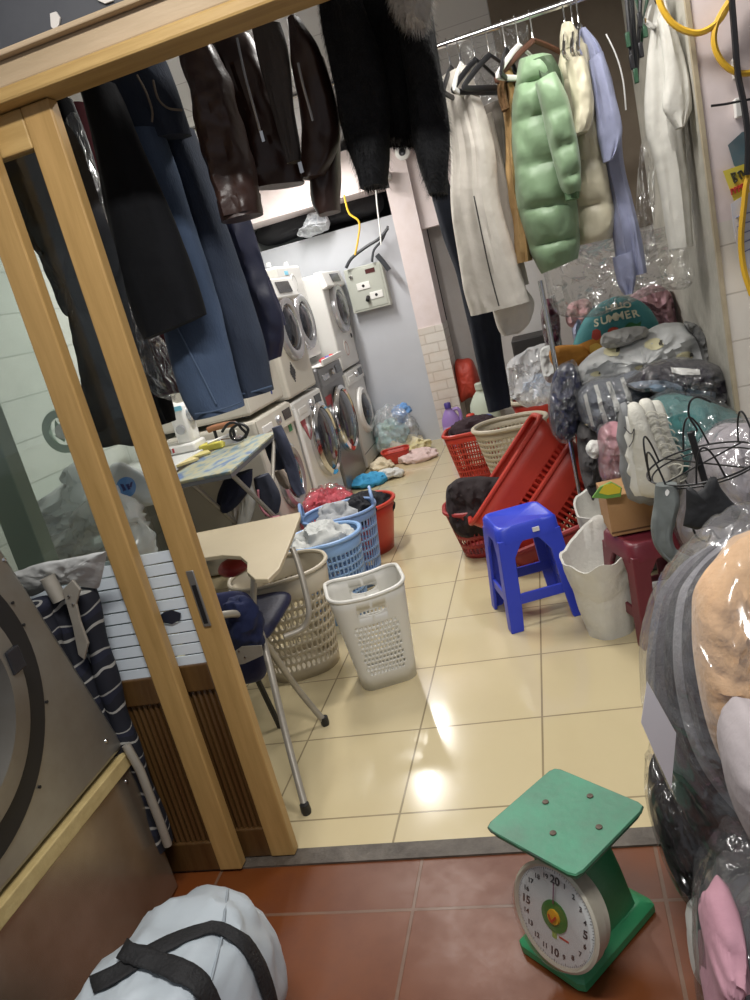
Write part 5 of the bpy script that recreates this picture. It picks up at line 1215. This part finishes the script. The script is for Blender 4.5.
# white bag with a sheep print
wp = lump('printed_quilt', 'white quilt with small cream animal print, folded on the pile', 'quilt', [(573, 384), (578, 366), (596, 352), (616, 342), (640, 334), (664, 324), (684, 324), (698, 338), (704, 356), (706, 372), (670, 374), (640, 376), (610, 386), (585, 392)], 3.55, .32, M('pale_printed_cotton', '#c3c4c2', .75, bump=(40, .2), var=(4, '#b4b6b6', .7)), 8, .035, film_=None)
bv = bvh_of(wp)
for (u, v, s) in ((612, 352, 8), (654, 345, 9), (684, 357, 8), (596, 374, 5), (640, 368, 5)):
    an = ribbon(bv, [(u - s, v - s * .2), (u - s * .3, v - s * .6), (u + s * .5, v - s * .7), (u + s, v - s * .2)], [(u - s, v + s * .3), (u - s * .3, v + s * .6), (u + s * .5, v + s * .5), (u + s, v + s * .2)], 8, .004).build('animal_print', M('cream_animal', '#d6cfa8', .7), wp)
    ribbon(bv, [(u + s * .6, v - s * .5), (u + s * 1.0, v - s * .5)], [(u + s * .6, v + s * .1), (u + s * 1.0, v)], 4, .006).build('dark_face', M('dark_animal', '#4a473f', .7), an)
lump('grey_pillow', 'small grey pillow lying on the printed white quilt', 'pillow', [(601, 346), (604, 334), (622, 329), (644, 328), (648, 336), (630, 343), (612, 349)], 3.48, .14, m_cl('coolgrey', '#a9a8a5', '#989793'), 9)
lump('black_strap_bag', 'black and white bag end at right of the printed white quilt', 'bag', [(684, 322), (694, 322), (704, 334), (708, 350), (710, 368), (704, 368), (698, 346), (690, 332)], 3.5, .16, m_cl('blackwhite', '#3a3a3b', '#b5b5b2'), 10)
sb = lump('striped_blanket', 'grey blanket with white stripes in a clear bag on the pile', 'blanket', [(577, 396), (590, 384), (614, 378), (640, 372), (652, 390), (648, 415), (628, 428), (606, 434), (590, 432), (580, 416)], 3.35, .28, M('slate_knit', '#6a6e76', .8, bump=(80, .3)), 11, .035, film_=m_clear, flab='clear bag around the grey white-striped blanket')
bv = bvh_of(sb)
for A, Bq in (([(594, 386), (599, 405), (606, 430)], [(598, 385), (603, 403), (611, 429)]), ([(606, 383), (612, 402), (620, 427)], [(610, 382), (617, 400), (625, 424)]), ([(620, 379), (627, 398), (634, 420)], [(624, 378), (631, 395), (638, 416)]), ([(584, 396), (588, 412), (592, 426)], [(587, 393), (591, 409), (595, 426)])):
    ribbon(bv, A, Bq, 14, .004, 3).build('white_stripe', M('white_knit', '#c9c9c4', .8), sb)
db = lump('dark_clothes', 'black folded clothes in a clear bag at right of pile', 'folded clothes', [(626, 384), (640, 372), (664, 361), (690, 360), (718, 366), (727, 380), (726, 402), (704, 404), (680, 398), (650, 390)], 3.22, .26, m_cl('plumblack', '#2f2a32', '#242028'), 12, .035, film_=m_clear, flab='clear bag around the black folded clothes')
bv = bvh_of(db)
ribbon(bv, [(628, 384), (660, 380), (690, 388), (716, 392)], [(636, 388), (662, 388), (690, 397), (714, 401)], 20, .004).build('grey_layer', m_cl('steelgrey', '#7d8896', '#6d7886'), db)
ribbon(bv, [(634, 386), (660, 386), (686, 394), (708, 398)], [(640, 390), (664, 391), (688, 398), (706, 402)], 20, .007).build('pale_blue_layer', m_cl('paleblue2', '#9db4cc', '#8ba4c0'), db)
ribbon(bv, [(670, 368), (690, 370), (700, 371)], [(672, 373), (690, 376), (700, 376)], 8, .006).build('paper_label', m_whitep, db)
lump('teal_blanket', 'teal blanket in a clear bag behind the sneakers', 'blanket', [(632, 440), (640, 412), (662, 396), (690, 396), (722, 406), (742, 416), (738, 432), (706, 440), (694, 470), (676, 500), (650, 510), (634, 480)], 3.0, .34, m_cl('teal', '#4d817f', '#3f706f'), 13, .03, film_=m_clear, flab='clear bag around the teal blanket')
lump('grey_blanket', 'pale grey lavender blanket in a clear bag behind the wire rack', 'blanket', [(676, 520), (690, 480), (702, 444), (724, 428), (752, 424), (790, 440), (800, 520), (770, 560), (720, 560), (690, 552)], 2.62, .40, m_cl('greylav', '#a8a2a6', '#979096'), 14, .03, film_=m_clear, flab='clear bag around the pale grey lavender blanket')
lump('pink_clothes', 'pink clothes in a clear bag left of sneakers', 'folded clothes', [(598, 440), (604, 426), (620, 424), (626, 445), (622, 475), (612, 484), (600, 474)], 3.08, .2, m_cl('dustypink', '#b4858c', '#a3767e'), 15, .03, film_=m_clear, flab='clear bag around the pink clothes left of sneakers')
lump('white_garment', 'small white garment peeking out above the cardboard box', 'garment', [(586, 448), (592, 441), (604, 444), (606, 454), (596, 458), (588, 455)], 3.1, .12, m_cl('offwhite', '#d3d3ce', '#bdbdb8'), 16)
lump('navy_clothes', 'navy clothes in a crinkled clear bag beside the tipped crates', 'folded clothes', [(552, 382), (560, 368), (574, 366), (582, 385), (582, 415), (574, 436), (560, 440), (550, 420)], 3.45, .20, m_cl('slatenavy', '#3d4056', '#33364a'), 17, .04, ridge=True, film_=m_clear, flab='crinkled clear bag around navy clothes beside the crates')
lump('grey_garment', 'dark grey garment below the navy clothes behind the crates', 'garment', [(578, 430), (592, 425), (602, 440), (602, 480), (592, 500), (580, 470)], 3.35, .22, m_cl('charcoal2', '#4c4a4a', '#3a3838'), 18, .04)
lump('clear_bag', 'big grey crinkled clear bag left of the rack pole', 'plastic bag', [(506, 372), (514, 360), (530, 350), (544, 342), (554, 352), (556, 385), (550, 402), (530, 408), (508, 400)], 4.6, .35, film('grey_milky_film', milky=.3), 19, .08, 8, ridge=True)
lump('maroon_garment', 'maroon garment in film hanging beside the rack pole', 'garment', [(541, 312), (546, 300), (556, 302), (560, 325), (558, 345), (548, 348), (543, 332)], 3.95, .12, m_cl('maroonc', '#4e2230', '#3c1925'), 20, .03, film_=m_clear, flab='clear film around the maroon garment')
lump('white_garment', 'white garment bundle between rack pole and orange cushion corner', 'garment', [(540, 352), (550, 345), (560, 352), (562, 372), (554, 384), (544, 378)], 3.9, .16, m_cl('coolwhite', '#c9cac8', '#b5b6b4'), 21, .03)
# rack poles
t = thing('garment_rack', 'thin chrome garment rack poles at the left of the laundry pile', 'rack', tuple(W(560, 430, Y=3.6)))
for (a, c, y) in (((541, 285), (563, 432), 3.6), ((552, 300), (566, 352), 4.1)):
    A_, B_ = W(*a, Y=y), W(*c, Y=y); B_ = Vector((A_.x, y, .0)); MB().tube([A_ + Vector((0, 0, .02)), B_], .012, 10).build('pole', m_chrome, t)
    MB().lathe(B_, (0, 0, 1), [(.03, 0), (.03, .015), (.014, .03), (0, .03)], 14).build('pole_foot', m_black, t)
# dark shelf with boxes deep behind
tag(MB().box((-.30, 6.3, .0), (.25, 6.7, .84)).build('dark_cabinet', M('black_brown_cabinet', '#2a2624', .6), bevel=.01), 'dark cabinet in the shade behind the hanging tunic', 'cabinet')

# cardboard box on the maroon stool, packet, sneakers
bx0 = W(610, 530, Y=2.74)
mt = Matrix.Translation((.215, 2.83, .405)) @ RZ(.10)
t = thing('cardboard_box', 'brown cardboard box on the maroon stool under the sneakers', 'box', (.215, 2.83, .405))
MB().box((-.13, -.08, .0), (.13, .13, .155), mt).build('box_body', M('cardboard', '#a9825a', .8, bump=(30, .15), var=(5, '#94703f', .6)), t, smooth=False, bevel=.003)
MB().box((-.131, -.0815, .012), (.131, -.0795, .018), mt).build('box_fold', M('dark_cardboard', '#5e4329', .8), t, smooth=False)
b = MB(); yp = 2.70
P = [W(u, v, Y=yp) for u, v in ((592, 498), (600, 487), (611, 482), (622, 488), (621, 497), (606, 499))]
t2 = tag(b.prism(P, (0, .012, 0)).build('seasoning_packet', M('green_packet', '#6a9a4a', .4), smooth=False, bevel=.002), 'yellow and green packet leaning at the top of the cardboard box', 'packet')
b = MB(); P = [W(u, v, Y=yp - .001) for u, v in ((599, 493), (604, 485), (612, 483), (621, 488), (620, 493), (608, 495))]; b.prism(P, (0, -.001, 0)); b.build('yellow_print', M('yellow_packet', '#d9c53a', .4), t2, smooth=False)

m_shoe = M('white_mesh_leather', '#cfcdc2', .55, bump=(120, .25), var=(7, '#c0bdb0', .5))
m_sole = M('grey_rubber', '#77797a', .6)
m_lace = M('pale_laces', '#c6c4b6', .8)
def sneaker(lab, dx, dy, Y, sole_first=True):
    q = lambda L: [(u + dx, v + dy) for u, v in L]
    t = thing('sneaker', lab, 'shoe', tuple(W(645 + dx, 500 + dy, Y=Y)), 'pair of white sneakers')
    so = [(620, 404), (626, 401), (630, 408), (627, 425), (628, 445), (630, 465), (634, 485), (645, 495), (655, 496), (654, 501), (640, 504), (628, 499), (623, 484), (619, 470), (620, 452), (616, 438), (618, 420)]
    puff(q(so), Y - .005, .095, 3, wr=.004, closed_smooth=False, power=4, n=90).build('sole', m_sole, t)
    mid = [(623, 407), (629, 405), (632, 420), (631, 445), (634, 470), (640, 490), (652, 493), (648, 499), (634, 498), (628, 490), (629, 480), (624, 472), (626, 462), (622, 452), (625, 440), (621, 428), (624, 418)]
    puff(q(mid), Y - .012, .10, 4, wr=.003, closed_smooth=False, power=4, n=90).build('midsole', M('white_rubber', '#d6d5cd', .5), t)
    up = [(626, 408), (634, 402), (643, 408), (649, 424), (656, 442), (664, 458), (671, 473), (669, 489), (659, 497), (646, 498), (635, 492), (629, 470), (627, 445), (626, 425)]
    puff(q(up), Y - .02, .11, 5, wr=.006, power=3).build('upper', m_shoe, t)
    toe = [(640, 400), (650, 399), (656, 410), (660, 428), (668, 448), (674, 462), (668, 470), (658, 458), (648, 444), (642, 428), (638, 412)]
    puff(q(toe), Y + .015, .09, 6, wr=.005).build('tongue', m_shoe, t)
    for k in range(6):
        f = k / 5; u = 644 + 17 * f; v = 413 + 40 * f
        px_tube(q([(u, v + 4), (u + 5, v - 1), (u + 11, v - 1), (u + 14, v + 2)]), Y - .045, .0026).build('lace', m_lace, t)
    op = [(660, 476), (668, 470), (676, 474), (676, 492), (668, 500), (660, 494)]
    puff(q(op), Y + .01, .07, 7, wr=.003).build('heel_collar', M('grey_lining', '#a3a195', .7), t)
    px_tube(q([(624, 427), (631, 434), (634, 429), (633, 440), (629, 447)]), Y - .078, .0016).build('logo_stroke', M('dark_line', '#3c3c40', .5), t)
    px_tube(q([(664, 468), (674, 464), (682, 466), (680, 474), (670, 480)]), Y - .05, .003).build('loose_lace', m_lace, t)
    return t
sneaker('white chunky sneaker standing on its heel, front one of pair', 0, 0, 2.62)
sneaker('white chunky sneaker behind its pair, laces towards the teal blanket', 10, 2, 2.74)

# wire drying rack with sock and mask
m_wire = M('black_coated_wire', '#1a1a1c', .4)
YK = 2.05
kc = W(703, 463, Y=YK)
t = thing('wire_drying_rack', 'black round wire drying rack with looped pegs, over the grey blanket', 'rack', tuple(kc), 'hanging wire racks')
nrm = Vector((-.10, -.04, 1)).normalized(); ux = Vector((1, .1, .12)); ux = (ux - nrm * ux.dot(nrm)).normalized(); uy = nrm.cross(ux)
RR = .142
cir = lambda r, dz=0.: [kc + ux * math.cos(2 * PI * j / 40) * r + uy * math.sin(2 * PI * j / 40) * r + nrm * dz for j in range(40)]
MB().tube(cir(RR), .0028, 8, closed=True).build('ring', m_wire, t)
MB().tube(cir(RR * .93, -.012), .0024, 8, closed=True).build('ring', m_wire, t)
for k in range(6):
    a = 2 * PI * k / 6 + .35
    p = lambda da, dz: kc + (ux * math.cos(a + da) + uy * math.sin(a + da)) * RR + nrm * dz
    MB().tube([p(-.24, 0), p(-.15, .055), p(-.05, .085), p(.05, .085), p(.15, .055), p(.24, 0)], .0026, 8, 26).build('wire_loop', m_wire, t)
for k in range(2):
    a = PI * k / 2 + .5; d = ux * math.cos(a) + uy * math.sin(a); MB().tube([kc - d * RR, kc + d * RR], .0024, 8).build('spoke', m_wire, t)
MB().bar(kc + Vector((-.02, 0, .09)), kc + Vector((.012, 0, -.16)), .017, .012, (1, 0, 0)).build('centre_post', m_wire, t, bevel=.003)
MB().tube([kc + Vector((-.02, 0, .09)), W(697, 430, Y=YK), W(689, 416, Y=YK), W(690, 402, Y=YK), W(698, 397, Y=YK), W(711, 402, Y=YK)], .0028, 8, 30).build('hook', m_wire, t)
so = tag(garment([(655, 485, 677, 484), (653, 500, 679, 500), (651, 515, 676, 517), (650, 530, 672, 535), (654, 545, 676, 548), (662, 556, 686, 556), (672, 566, 696, 562), (684, 578, 700, 570)], 1.96, .05, folds=(3, .008), seed=3, wr=.01, wf=14).build('grey_sock', m_cl('sockgrey', '#6f7472', '#646967')), 'grey ribbed sock pegged on the left of the wire rack', 'sock')
bv = bvh_of(so); ribbon(bv, [(665, 491), (667, 489), (669, 491)], [(665, 494), (667, 496), (669, 493)], 6, .002).build('white_logo', m_whitep, so)
t = tag(puff([(686, 488), (691, 487), (697, 492), (704, 488), (710, 477), (716, 477), (721, 489), (731, 501), (742, 511), (737, 521), (724, 529), (710, 526), (697, 530), (683, 526), (686, 508)], 1.86, .035, 4, wr=.006, closed_smooth=False, n=90, power=3).build('face_mask', M('black_mask_cloth', '#1d1e21', .7, bump=(60, .2))), 'black cloth face mask pegged under the wire rack', 'mask')
px_tube([(693, 529), (698, 538), (708, 541), (711, 530)], 1.96, .003).build('ear_loop', m_blk, t); px_tube([(712, 530), (720, 539), (732, 534), (733, 523)], 1.96, .003).build('ear_loop', m_blk, t)
px_tube([(695, 496), (690, 488), (685, 480)], 1.98, .002).build('peg_wire', m_wire, t)
# white appliance under the maroon stool
wpn = W(664, 595, Y=2.80); 
t = thing('small_appliance', 'white plastic appliance between legs of the maroon stool', 'appliance', (wpn.x, 2.80, .0))
MB().box((wpn.x - .04, 2.74, .002), (wpn.x + .11, 2.88, wpn.z + .03)).build('housing', m_whitep, t, bevel=.012)
MB().lathe((wpn.x - .005, 2.7395, wpn.z - .01), (0, -1, 0), [(.014, 0), (.013, .003), (0, .003)], 16).build('round_button', m_disp, t)
MB().box((wpn.x - .03, 2.737, wpn.z + .005), (wpn.x + .03, 2.741, wpn.z + .025)).build('grey_panel', m_silver, t, smooth=False)

# ================================================================== RIGHT WALL: CABLES AND NOTES
YW = 2.96
def cab(name, lab, pts, Y, r, mat): return tag(px_tube(pts, Y, r).build(name, mat), lab, 'cable')
cab('yellow_cable', 'yellow cable looping along the top edge of the right pier', [(656, -15), (662, 8), (676, 26), (698, 33), (718, 22), (730, 2), (738, -14)], YW, .010, m_ycab)
cab('yellow_cable', 'second yellow loop hanging at the right pier top corner', [(735, -8), (718, 20), (714, 42), (722, 62), (738, 73), (758, 72)], YW, .010, m_ycab)
cab('yellow_cable', 'yellow cable running down beside the notes on the pier', [(760, 160), (748, 178), (744, 205), (741, 240), (744, 270), (752, 295)], YW, .011, m_ycab)
cab('black_cable', 'black cable hanging down the right pier past the yellow note', [(731, -10), (735, 40), (738, 75), (744, 105), (748, 140), (747, 175)], YW - .01, .010, m_blk)
cab('black_cable', 'thin black cable tie sticking out left of the black cable', [(711, 106), (726, 104), (741, 101), (752, 99)], YW - .01, .004, m_blk)
for (u, v, lab) in ((736, 68, 'small white cable clip on the pier, upper one'), (738, 108, 'small white cable clip on the pier, lower one')):
    c = W(u, v, Y=YW + .02); tag(MB().box(c - Vector((.01, .012, .03)), c + Vector((.01, .02, .03))).build('cable_clip', m_whitep, bevel=.003), lab, 'clip', 'cable clips on the pier')
def sheet(name, lab, pts, Y, mat, par=None):
    b = MB(); b.prism([W(u, v, Y=Y) for u, v in pts], (0, .003, 0)); o = b.build(name, mat, par, smooth=False)
    return o if par else tag(o, lab, 'note')
sheet('torn_poster', 'torn grey and teal poster scrap at the right edge', [(728, 145), (742, 132), (762, 128), (765, 172), (745, 178), (734, 165)], YW + .025, M('teal_poster', '#4c6e78', .6, var=(8, '#77787a', .8)))
y_ = sheet('yellow_note', 'yellow note with dark scrawl and red letters on the pier', [(723, 171), (744, 164), (750, 192), (734, 201)], YW + .018, M('yellow_paper', '#d8c64a', .6))
m_ink = M('dark_ink', '#43402a', .6); m_rink = M('red_ink', '#b33a2c', .6)
for pts in ([(731, 173), (733, 178), (735, 183)], [(731, 174), (735, 173), (734, 177), (737, 180), (734, 183)], [(739, 171), (740, 176), (742, 179)], [(737, 173), (741, 171), (744, 176)]): px_tube(pts, YW + .016, .003).build('scrawl', m_ink, y_)
for i in range(5):
    u = 731 + i * 3.4; v = 192 - i * 1.6
    px_tube([(u, v - 3), (u + .6, v), (u + 1.2, v + 3)], YW + .016, .003).build('red_letter', m_rink, y_); px_tube([(u, v - 3), (u + 2.4, v - 2.5), (u + .8, v)], YW + .016, .0028).build('red_letter', m_rink, y_)
w_ = sheet('white_receipt', 'white handwritten sheet hanging below the yellow note', [(731, 204), (746, 194), (760, 196), (762, 275), (748, 268), (735, 240)], YW + .010, M('bluish_paper', '#c9cbd6', .7))
for i in range(5): px_tube([(736 + i, 218 + i * 9), (744 + i, 214 + i * 9), (752, 212 + i * 9)], YW + .008, .0018).build('pen_line', M('blue_ink', '#7880a8', .6), w_)

# ================================================================== FRONT RIGHT: BAGGED BEDDING
YB = 1.30
m_peach = M('peach_blanket', '#d3ad84', .85, bump=(70, .35), var=(5, '#c59d74', .6), sheen=.3)
m_g1 = M('grey_fleece', '#6f6c72', .9, bump=(90, .4), var=(6, '#5f5c63', .7), sheen=.3)
m_g2 = M('pale_grey_fleece', '#8d8c91', .9, bump=(90, .4), var=(6, '#7c7a80', .7), sheen=.3)
m_g3 = M('charcoal_fleece', '#444248', .9, bump=(90, .4), var=(6, '#36343a', .7), sheen=.3)
t = thing('folded_blanket', 'big folded blanket, peach side up with grey folded edges, front right', 'blanket', tuple(W(700, 860, Y=YB)))
face_px = [(692, 604), (702, 576), (722, 554), (755, 534), (830, 530), (880, 640), (860, 780), (800, 830), (756, 812), (730, 776), (708, 728), (694, 662)]
puff(face_px, YB + .02, .20, 21, wr=.03, wf=6, tilt=(.05, -.03)).build('blanket_face', m_peach, t)
for i, mat in enumerate((m_g3, m_g2, m_g3, m_g1, m_g2)):
    k = i + 1
    lay = [(692 - 8 * k, 606 + 2 * k), (700 - 7 * k, 578 + 1.0 * k), (722 - 5 * k, 552), (755, 530), (830, 530), (880, 640), (860, 790), (800, 840 + 3 * k), (758 - 2 * k, 816 + 6 * k), (730 - 6 * k, 778 + 7 * k), (706 - 8.5 * k, 730 + 6 * k), (692 - 9.2 * k, 664 + 4 * k)]
    puff(lay, YB + .05 + .035 * k, .085, 30 + i, wr=.012, wf=9, tilt=(.05, -.03), power=5).build('blanket_fold', mat, t)
bag_px = [(641, 700), (641, 660), (649, 622), (664, 592), (690, 560), (720, 532), (760, 508), (850, 510), (900, 640), (880, 800), (810, 872), (752, 866), (712, 846), (680, 806), (654, 755)]
tag(puff(bag_px, YB + .08, .46, 23, wr=.02, wf=9, n=110, rings=22, ridge=True, power=3.2).build('clear_bag', film('bedding_film', base=.06, rough=.13, bscale=9, bstr=.5, gl=.5, milky=.04)), 'big clear bag around the peach and grey blanket', 'plastic bag')
pp_ = MB(); pp_.prism([W(u, v, Y=YB - .14) for u, v in ((647, 681), (661, 706), (676, 733), (671, 789), (655, 754), (641, 722))], (0, -.002, 0))
tag(pp_.build('paper_label', M('white_paper', '#cfcdd2', .6), smooth=False), 'white paper label slipped inside the big clear bag', 'label')
lump('grey_cloth', 'grey lavender cloth at the right edge in front of the peach blanket', 'cloth', [(722, 745), (736, 722), (756, 715), (800, 730), (800, 830), (750, 830), (728, 790)], 1.02, .2, m_cl('warmgrey', '#a39b9c', '#948c8e'), 25, .02)
lump('black_clothes', 'black clothes in a clear bag under the peach blanket', 'folded clothes', [(648, 790), (660, 768), (690, 775), (730, 840), (760, 870), (740, 905), (706, 895), (672, 862), (654, 825)], 1.46, .30, m_cl('bagblack', '#2b2829', '#1f1d1e'), 26, .03, film_=film('dark_bag_film', base=.06, rough=.14, bscale=12, bstr=.8, gl=.45), flab='clear bag around the black clothes under the peach blanket')
lump('pink_clothes', 'pink garment with dark cloth in a clear bag, bottom right corner', 'folded clothes', [(704, 935), (712, 905), (734, 905), (742, 930), (735, 975), (728, 1010), (706, 1010), (708, 965)], 1.10, .2, m_cl('bubblepink', '#bd909d', '#a97c8a'), 27, .04)
lump('dark_clothes', 'dark grey clothes behind the pink garment, bottom right corner', 'folded clothes', [(700, 930), (710, 895), (730, 875), (760, 868), (790, 900), (790, 1040), (720, 1040), (704, 990)], 1.22, .24, m_cl('darkgrey3', '#5a575a', '#434144'), 28, .03)
tag(puff([(698, 935), (706, 898), (728, 868), (770, 858), (810, 900), (810, 1060), (712, 1060), (700, 1000)], 1.17, .40, 29, wr=.03, wf=9, ridge=True).build('clear_bag', m_clear), 'clear bag around pink and dark clothes, bottom right corner', 'plastic bag')
lump('white_garment', 'white cloth behind the pink clothes bag at bottom right', 'garment', [(688, 925), (694, 905), (706, 900), (712, 940), (712, 990), (708, 1030), (694, 1030), (692, 980)], 1.30, .14, m_cl('offwhite', '#d3d3ce', '#bdbdb8'), 30, .02)

# ================================================================== THE SCALE
m_sg = M('hammered_green_enamel', '#3a9464', .38, var=(7, '#328658', .6), bump=(60, .08), coat=.2)
m_sgd = M('green_enamel_worn', '#42886a', .45, var=(9, '#4b6f5c', .9), bump=(60, .08))
SCX, SCY = -.150, 1.392
dF = Vector((.772, -.635, 0)); nF = Vector((-.635, -.772, 0))   # along the front edge, and out of the dial
T = thing('platform_scale', 'green twenty kilo dial scale standing on the brown tiles', 'scale', (SCX, SCY, 0))
def sp_(a, b_, z): return Vector((SCX, SCY, 0)) + dF * a - nF * b_ + Vector((0, 0, z))   # a along the front, b_ towards the back
def ring(hx, hy, r, z, off=0.0, k=48): return [sp_(x, y + off, z) for x, y in perim(2 * hx, 2 * hy, r, k)]
MB().rings([ring(.090, .137, .012, .0), ring(.090, .137, .012, .018), ring(.086, .133, .012, .024), ring(.074, .115, .012, .034), ring(.070, .110, .012, .036)]).build('base', m_sg, T, angle=30)
MB().rings([ring(.068, .098, .01, .034), ring(.060, .082, .01, .14), ring(.050, .058, .01, .27), ring(.045, .05, .01, .285)]).build('body', m_sg, T, angle=30)
zp = .305
ro = MB().rings([ring(.117, .117, .014, zp - .018), ring(.122, .122, .016, zp - .003), ring(.121, .121, .016, zp), ring(.10, .10, .02, zp - .001)]).build('platform', m_sgd, T, angle=30)
MB().rings([ring(.03, .03, .01, .28), ring(.04, .04, .01, zp - .012)]).build('platform_stem', m_sg, T)
MB().tube([p for p in ring(.1205, .1205, .016, zp - .004, k=64)], .0036, 6, closed=True).build('worn_edge', M('worn_edge_metal', '#3d4a42', .6, .3, var=(14, '#2a7d54', 1.0)), ro)
for u, v in ((545.5, 802), (590, 796), (599, 827), (553, 833)): MB().lathe(W(u, v, Z=zp) - Vector((0, 0, .0005)), (0, 0, 1), [(.0075, 0), (.007, .002), (.003, .0025), (0, .0025)], 14).build('platform_bolt', M('rusty_bolt', '#54483e', .5, .5), ro)
# dial
dc = sp_(.036, -.120, .156)
tilt_n = (nF + Vector((0, 0, .30))).normalized()
rd0 = .107
MB().lathe(dc - tilt_n * .02, tilt_n, [(rd0 - .02, -.012), (rd0, -.006), (rd0 + .002, .012), (rd0 + .004, .022), (rd0 - .002, .026), (rd0 - .008, .022), (rd0 - .008, -.03)], 64, False).build('dial_rim', M('cream_rim', '#c6c2b2', .4, .2, var=(9, '#a39d8a', .6)), T)
dl = MB().lathe(dc, tilt_n, [(rd0 - .006, -.004), (rd0 - .006, .001), (0, .001)], 56).build('dial_face', M('white_dial', '#cfd3d2', .3), T)
dx = dF; dy = tilt_n.cross(dx).normalized(); dy = dy if dy.z > 0 else -dy
dp = lambda ang, r, h=.002: dc + tilt_n * h + (dx * math.sin(ang) + dy * math.cos(ang)) * r
m_num = M('dial_black', '#23262a', .5)
for i in range(1, 21):
    a = 2 * PI * i / 20; big = i % 5 == 0
    text('numeral', str(i), dp(a, .080 if not big else .077), .024 if big else .015, m_num, dl, dx, dy, .0003, bold=.0006 if big else .0003)
tk = MB()
for i in range(100):
    a = 2 * PI * i / 100; L_ = .006 if i % 5 == 0 else .003
    tk.bar(dp(a, .098), dp(a, .098 - L_), .0008, .0006, tilt_n)
tk.build('tick_marks', m_num, dl, smooth=False)
gd = MB().lathe(dc + tilt_n * .001, tilt_n, [(.033, 0), (.033, .003), (0, .003)], 40).build('green_disc', M('dial_green', '#1f7a3a', .4), dl)
MB().lathe(dc + tilt_n * .004, tilt_n, [(.016, 0), (.015, .004), (0, .006)], 28).build('yellow_boss', M('boss_yellow', '#dba528', .35), gd)
vb = MB(); vb.bar(dp(-1.0, .010, .0125), dp(PI, .008, .0125), .004, .001, tilt_n.cross(dp(-1, .01) - dp(PI, .008))); vb.bar(dp(PI, .008, .0125), dp(.95, .014, .0125), .004, .001, tilt_n.cross(dp(.95, .014) - dp(PI, .008)))
vb.build('red_mark', M('mark_red', '#c03a25', .5), gd, smooth=False)
nd = MB(); nd.bar(dp(.02, .03, .008), dp(.02, .074, .008), .0026, .0008, dx); nd.build('needle', M('needle_purple', '#7a3a5c', .5), dl, smooth=False)
st = MB(); st.prism([dp(PI, .040, .0015) + dx * a + dy * b_ for a, b_ in ((-.006, -.007), (.006, -.007), (.006, .007), (-.006, .007))], tilt_n * .0006); st.build('inspection_sticker', M('sticker_green', '#8fae4a', .5), dl, smooth=False)
rt = MB(); rt.prism([dp(PI * .9, .040, .0015) + dx * (a + .012) + dy * b_ for a, b_ in ((-.012, -.002), (.012, -.002), (.012, .002), (-.012, .002))], tilt_n * .0006); rt.build('red_line', M('mark_red', '#c03a25', .5), dl, smooth=False)
MB().lathe(dc + tilt_n * .020, tilt_n, [(rd0 - .006, -.002), (rd0 - .006, 0), (.05, .003), (0, .004)], 48).build('dial_glass', film('dial_glass_film', base=.04, rough=.03, bscale=1, bstr=0, gl=.3), T)

# ================================================================== THE DUFFEL BAG
m_duf = M('pale_blue_grey_nylon', '#b3bcc2', .5, bump=(9, .35), var=(3, '#a5aeb6', .6), sheen=.1)
t = thing('duffel_bag', 'pale blue-grey duffel bag with crossed black straps, bottom left', 'bag', (-.905, .875, 0))
bd = blob((-.922, .875, .205), (.160, .375, .205), 3, .022, 5, 72, 44, .0, ex=.72, rot=-.10)
bo = bd.build('bag_body', m_duf, t); bv = bvh_of(bo)
m_web = M('black_webbing', '#1b1b1d', .75, bump=(140, .4))
def strap(A, Bq, off=.005, k=26, nm='strap'):
    b = ribbon(bv, A, Bq, k, off, 5)
    if b.f: return b.build(nm, m_web, t, solid=.003)
strap([(70, 985), (100, 975), (135, 955), (160, 942), (195, 928), (220, 924), (244, 936), (260, 958), (270, 983), (275, 1003)], [(75, 998), (105, 992), (140, 970), (165, 955), (198, 940), (216, 936), (236, 948), (249, 967), (257, 988), (262, 1004)], .006)
strap([(118, 938), (140, 948), (165, 957), (188, 965), (206, 980), (218, 1002)], [(104, 956), (128, 966), (150, 975), (172, 984), (188, 993), (198, 1006)], .011)
for pts in ([(108, 958), (118, 940), (130, 915), (142, 898), (158, 886)], [(228, 890), (225, 910), (222, 935), (216, 960), (206, 1000)], [(132, 897), (160, 888), (190, 884), (222, 890), (240, 900)]):
    P = [hit(bv, u, v, .001) for u, v in pts]; P = [p for p in P if p]
    if len(P) > 2: MB().tube(P, .0028, 6, 30).build('seam', M('seam_grey', '#929ba2', .7), t)
P = [hit(bv, 178, 889, .006), hit(bv, 190, 889, .006)]
if all(P): MB().bar(P[0] + Vector((-.01, .01, .01)), P[1] + Vector((.01, .01, .01)), .03, .012, (0, 0, 1)).build('end_loop', m_web, t, bevel=.003)
SC.view_settings.view_transform = 'Standard'; SC.view_settings.look = 'None'; SC.view_settings.gamma = 1; SC.view_settings.exposure = 0.13; SC.view_settings.use_curve_mapping = False
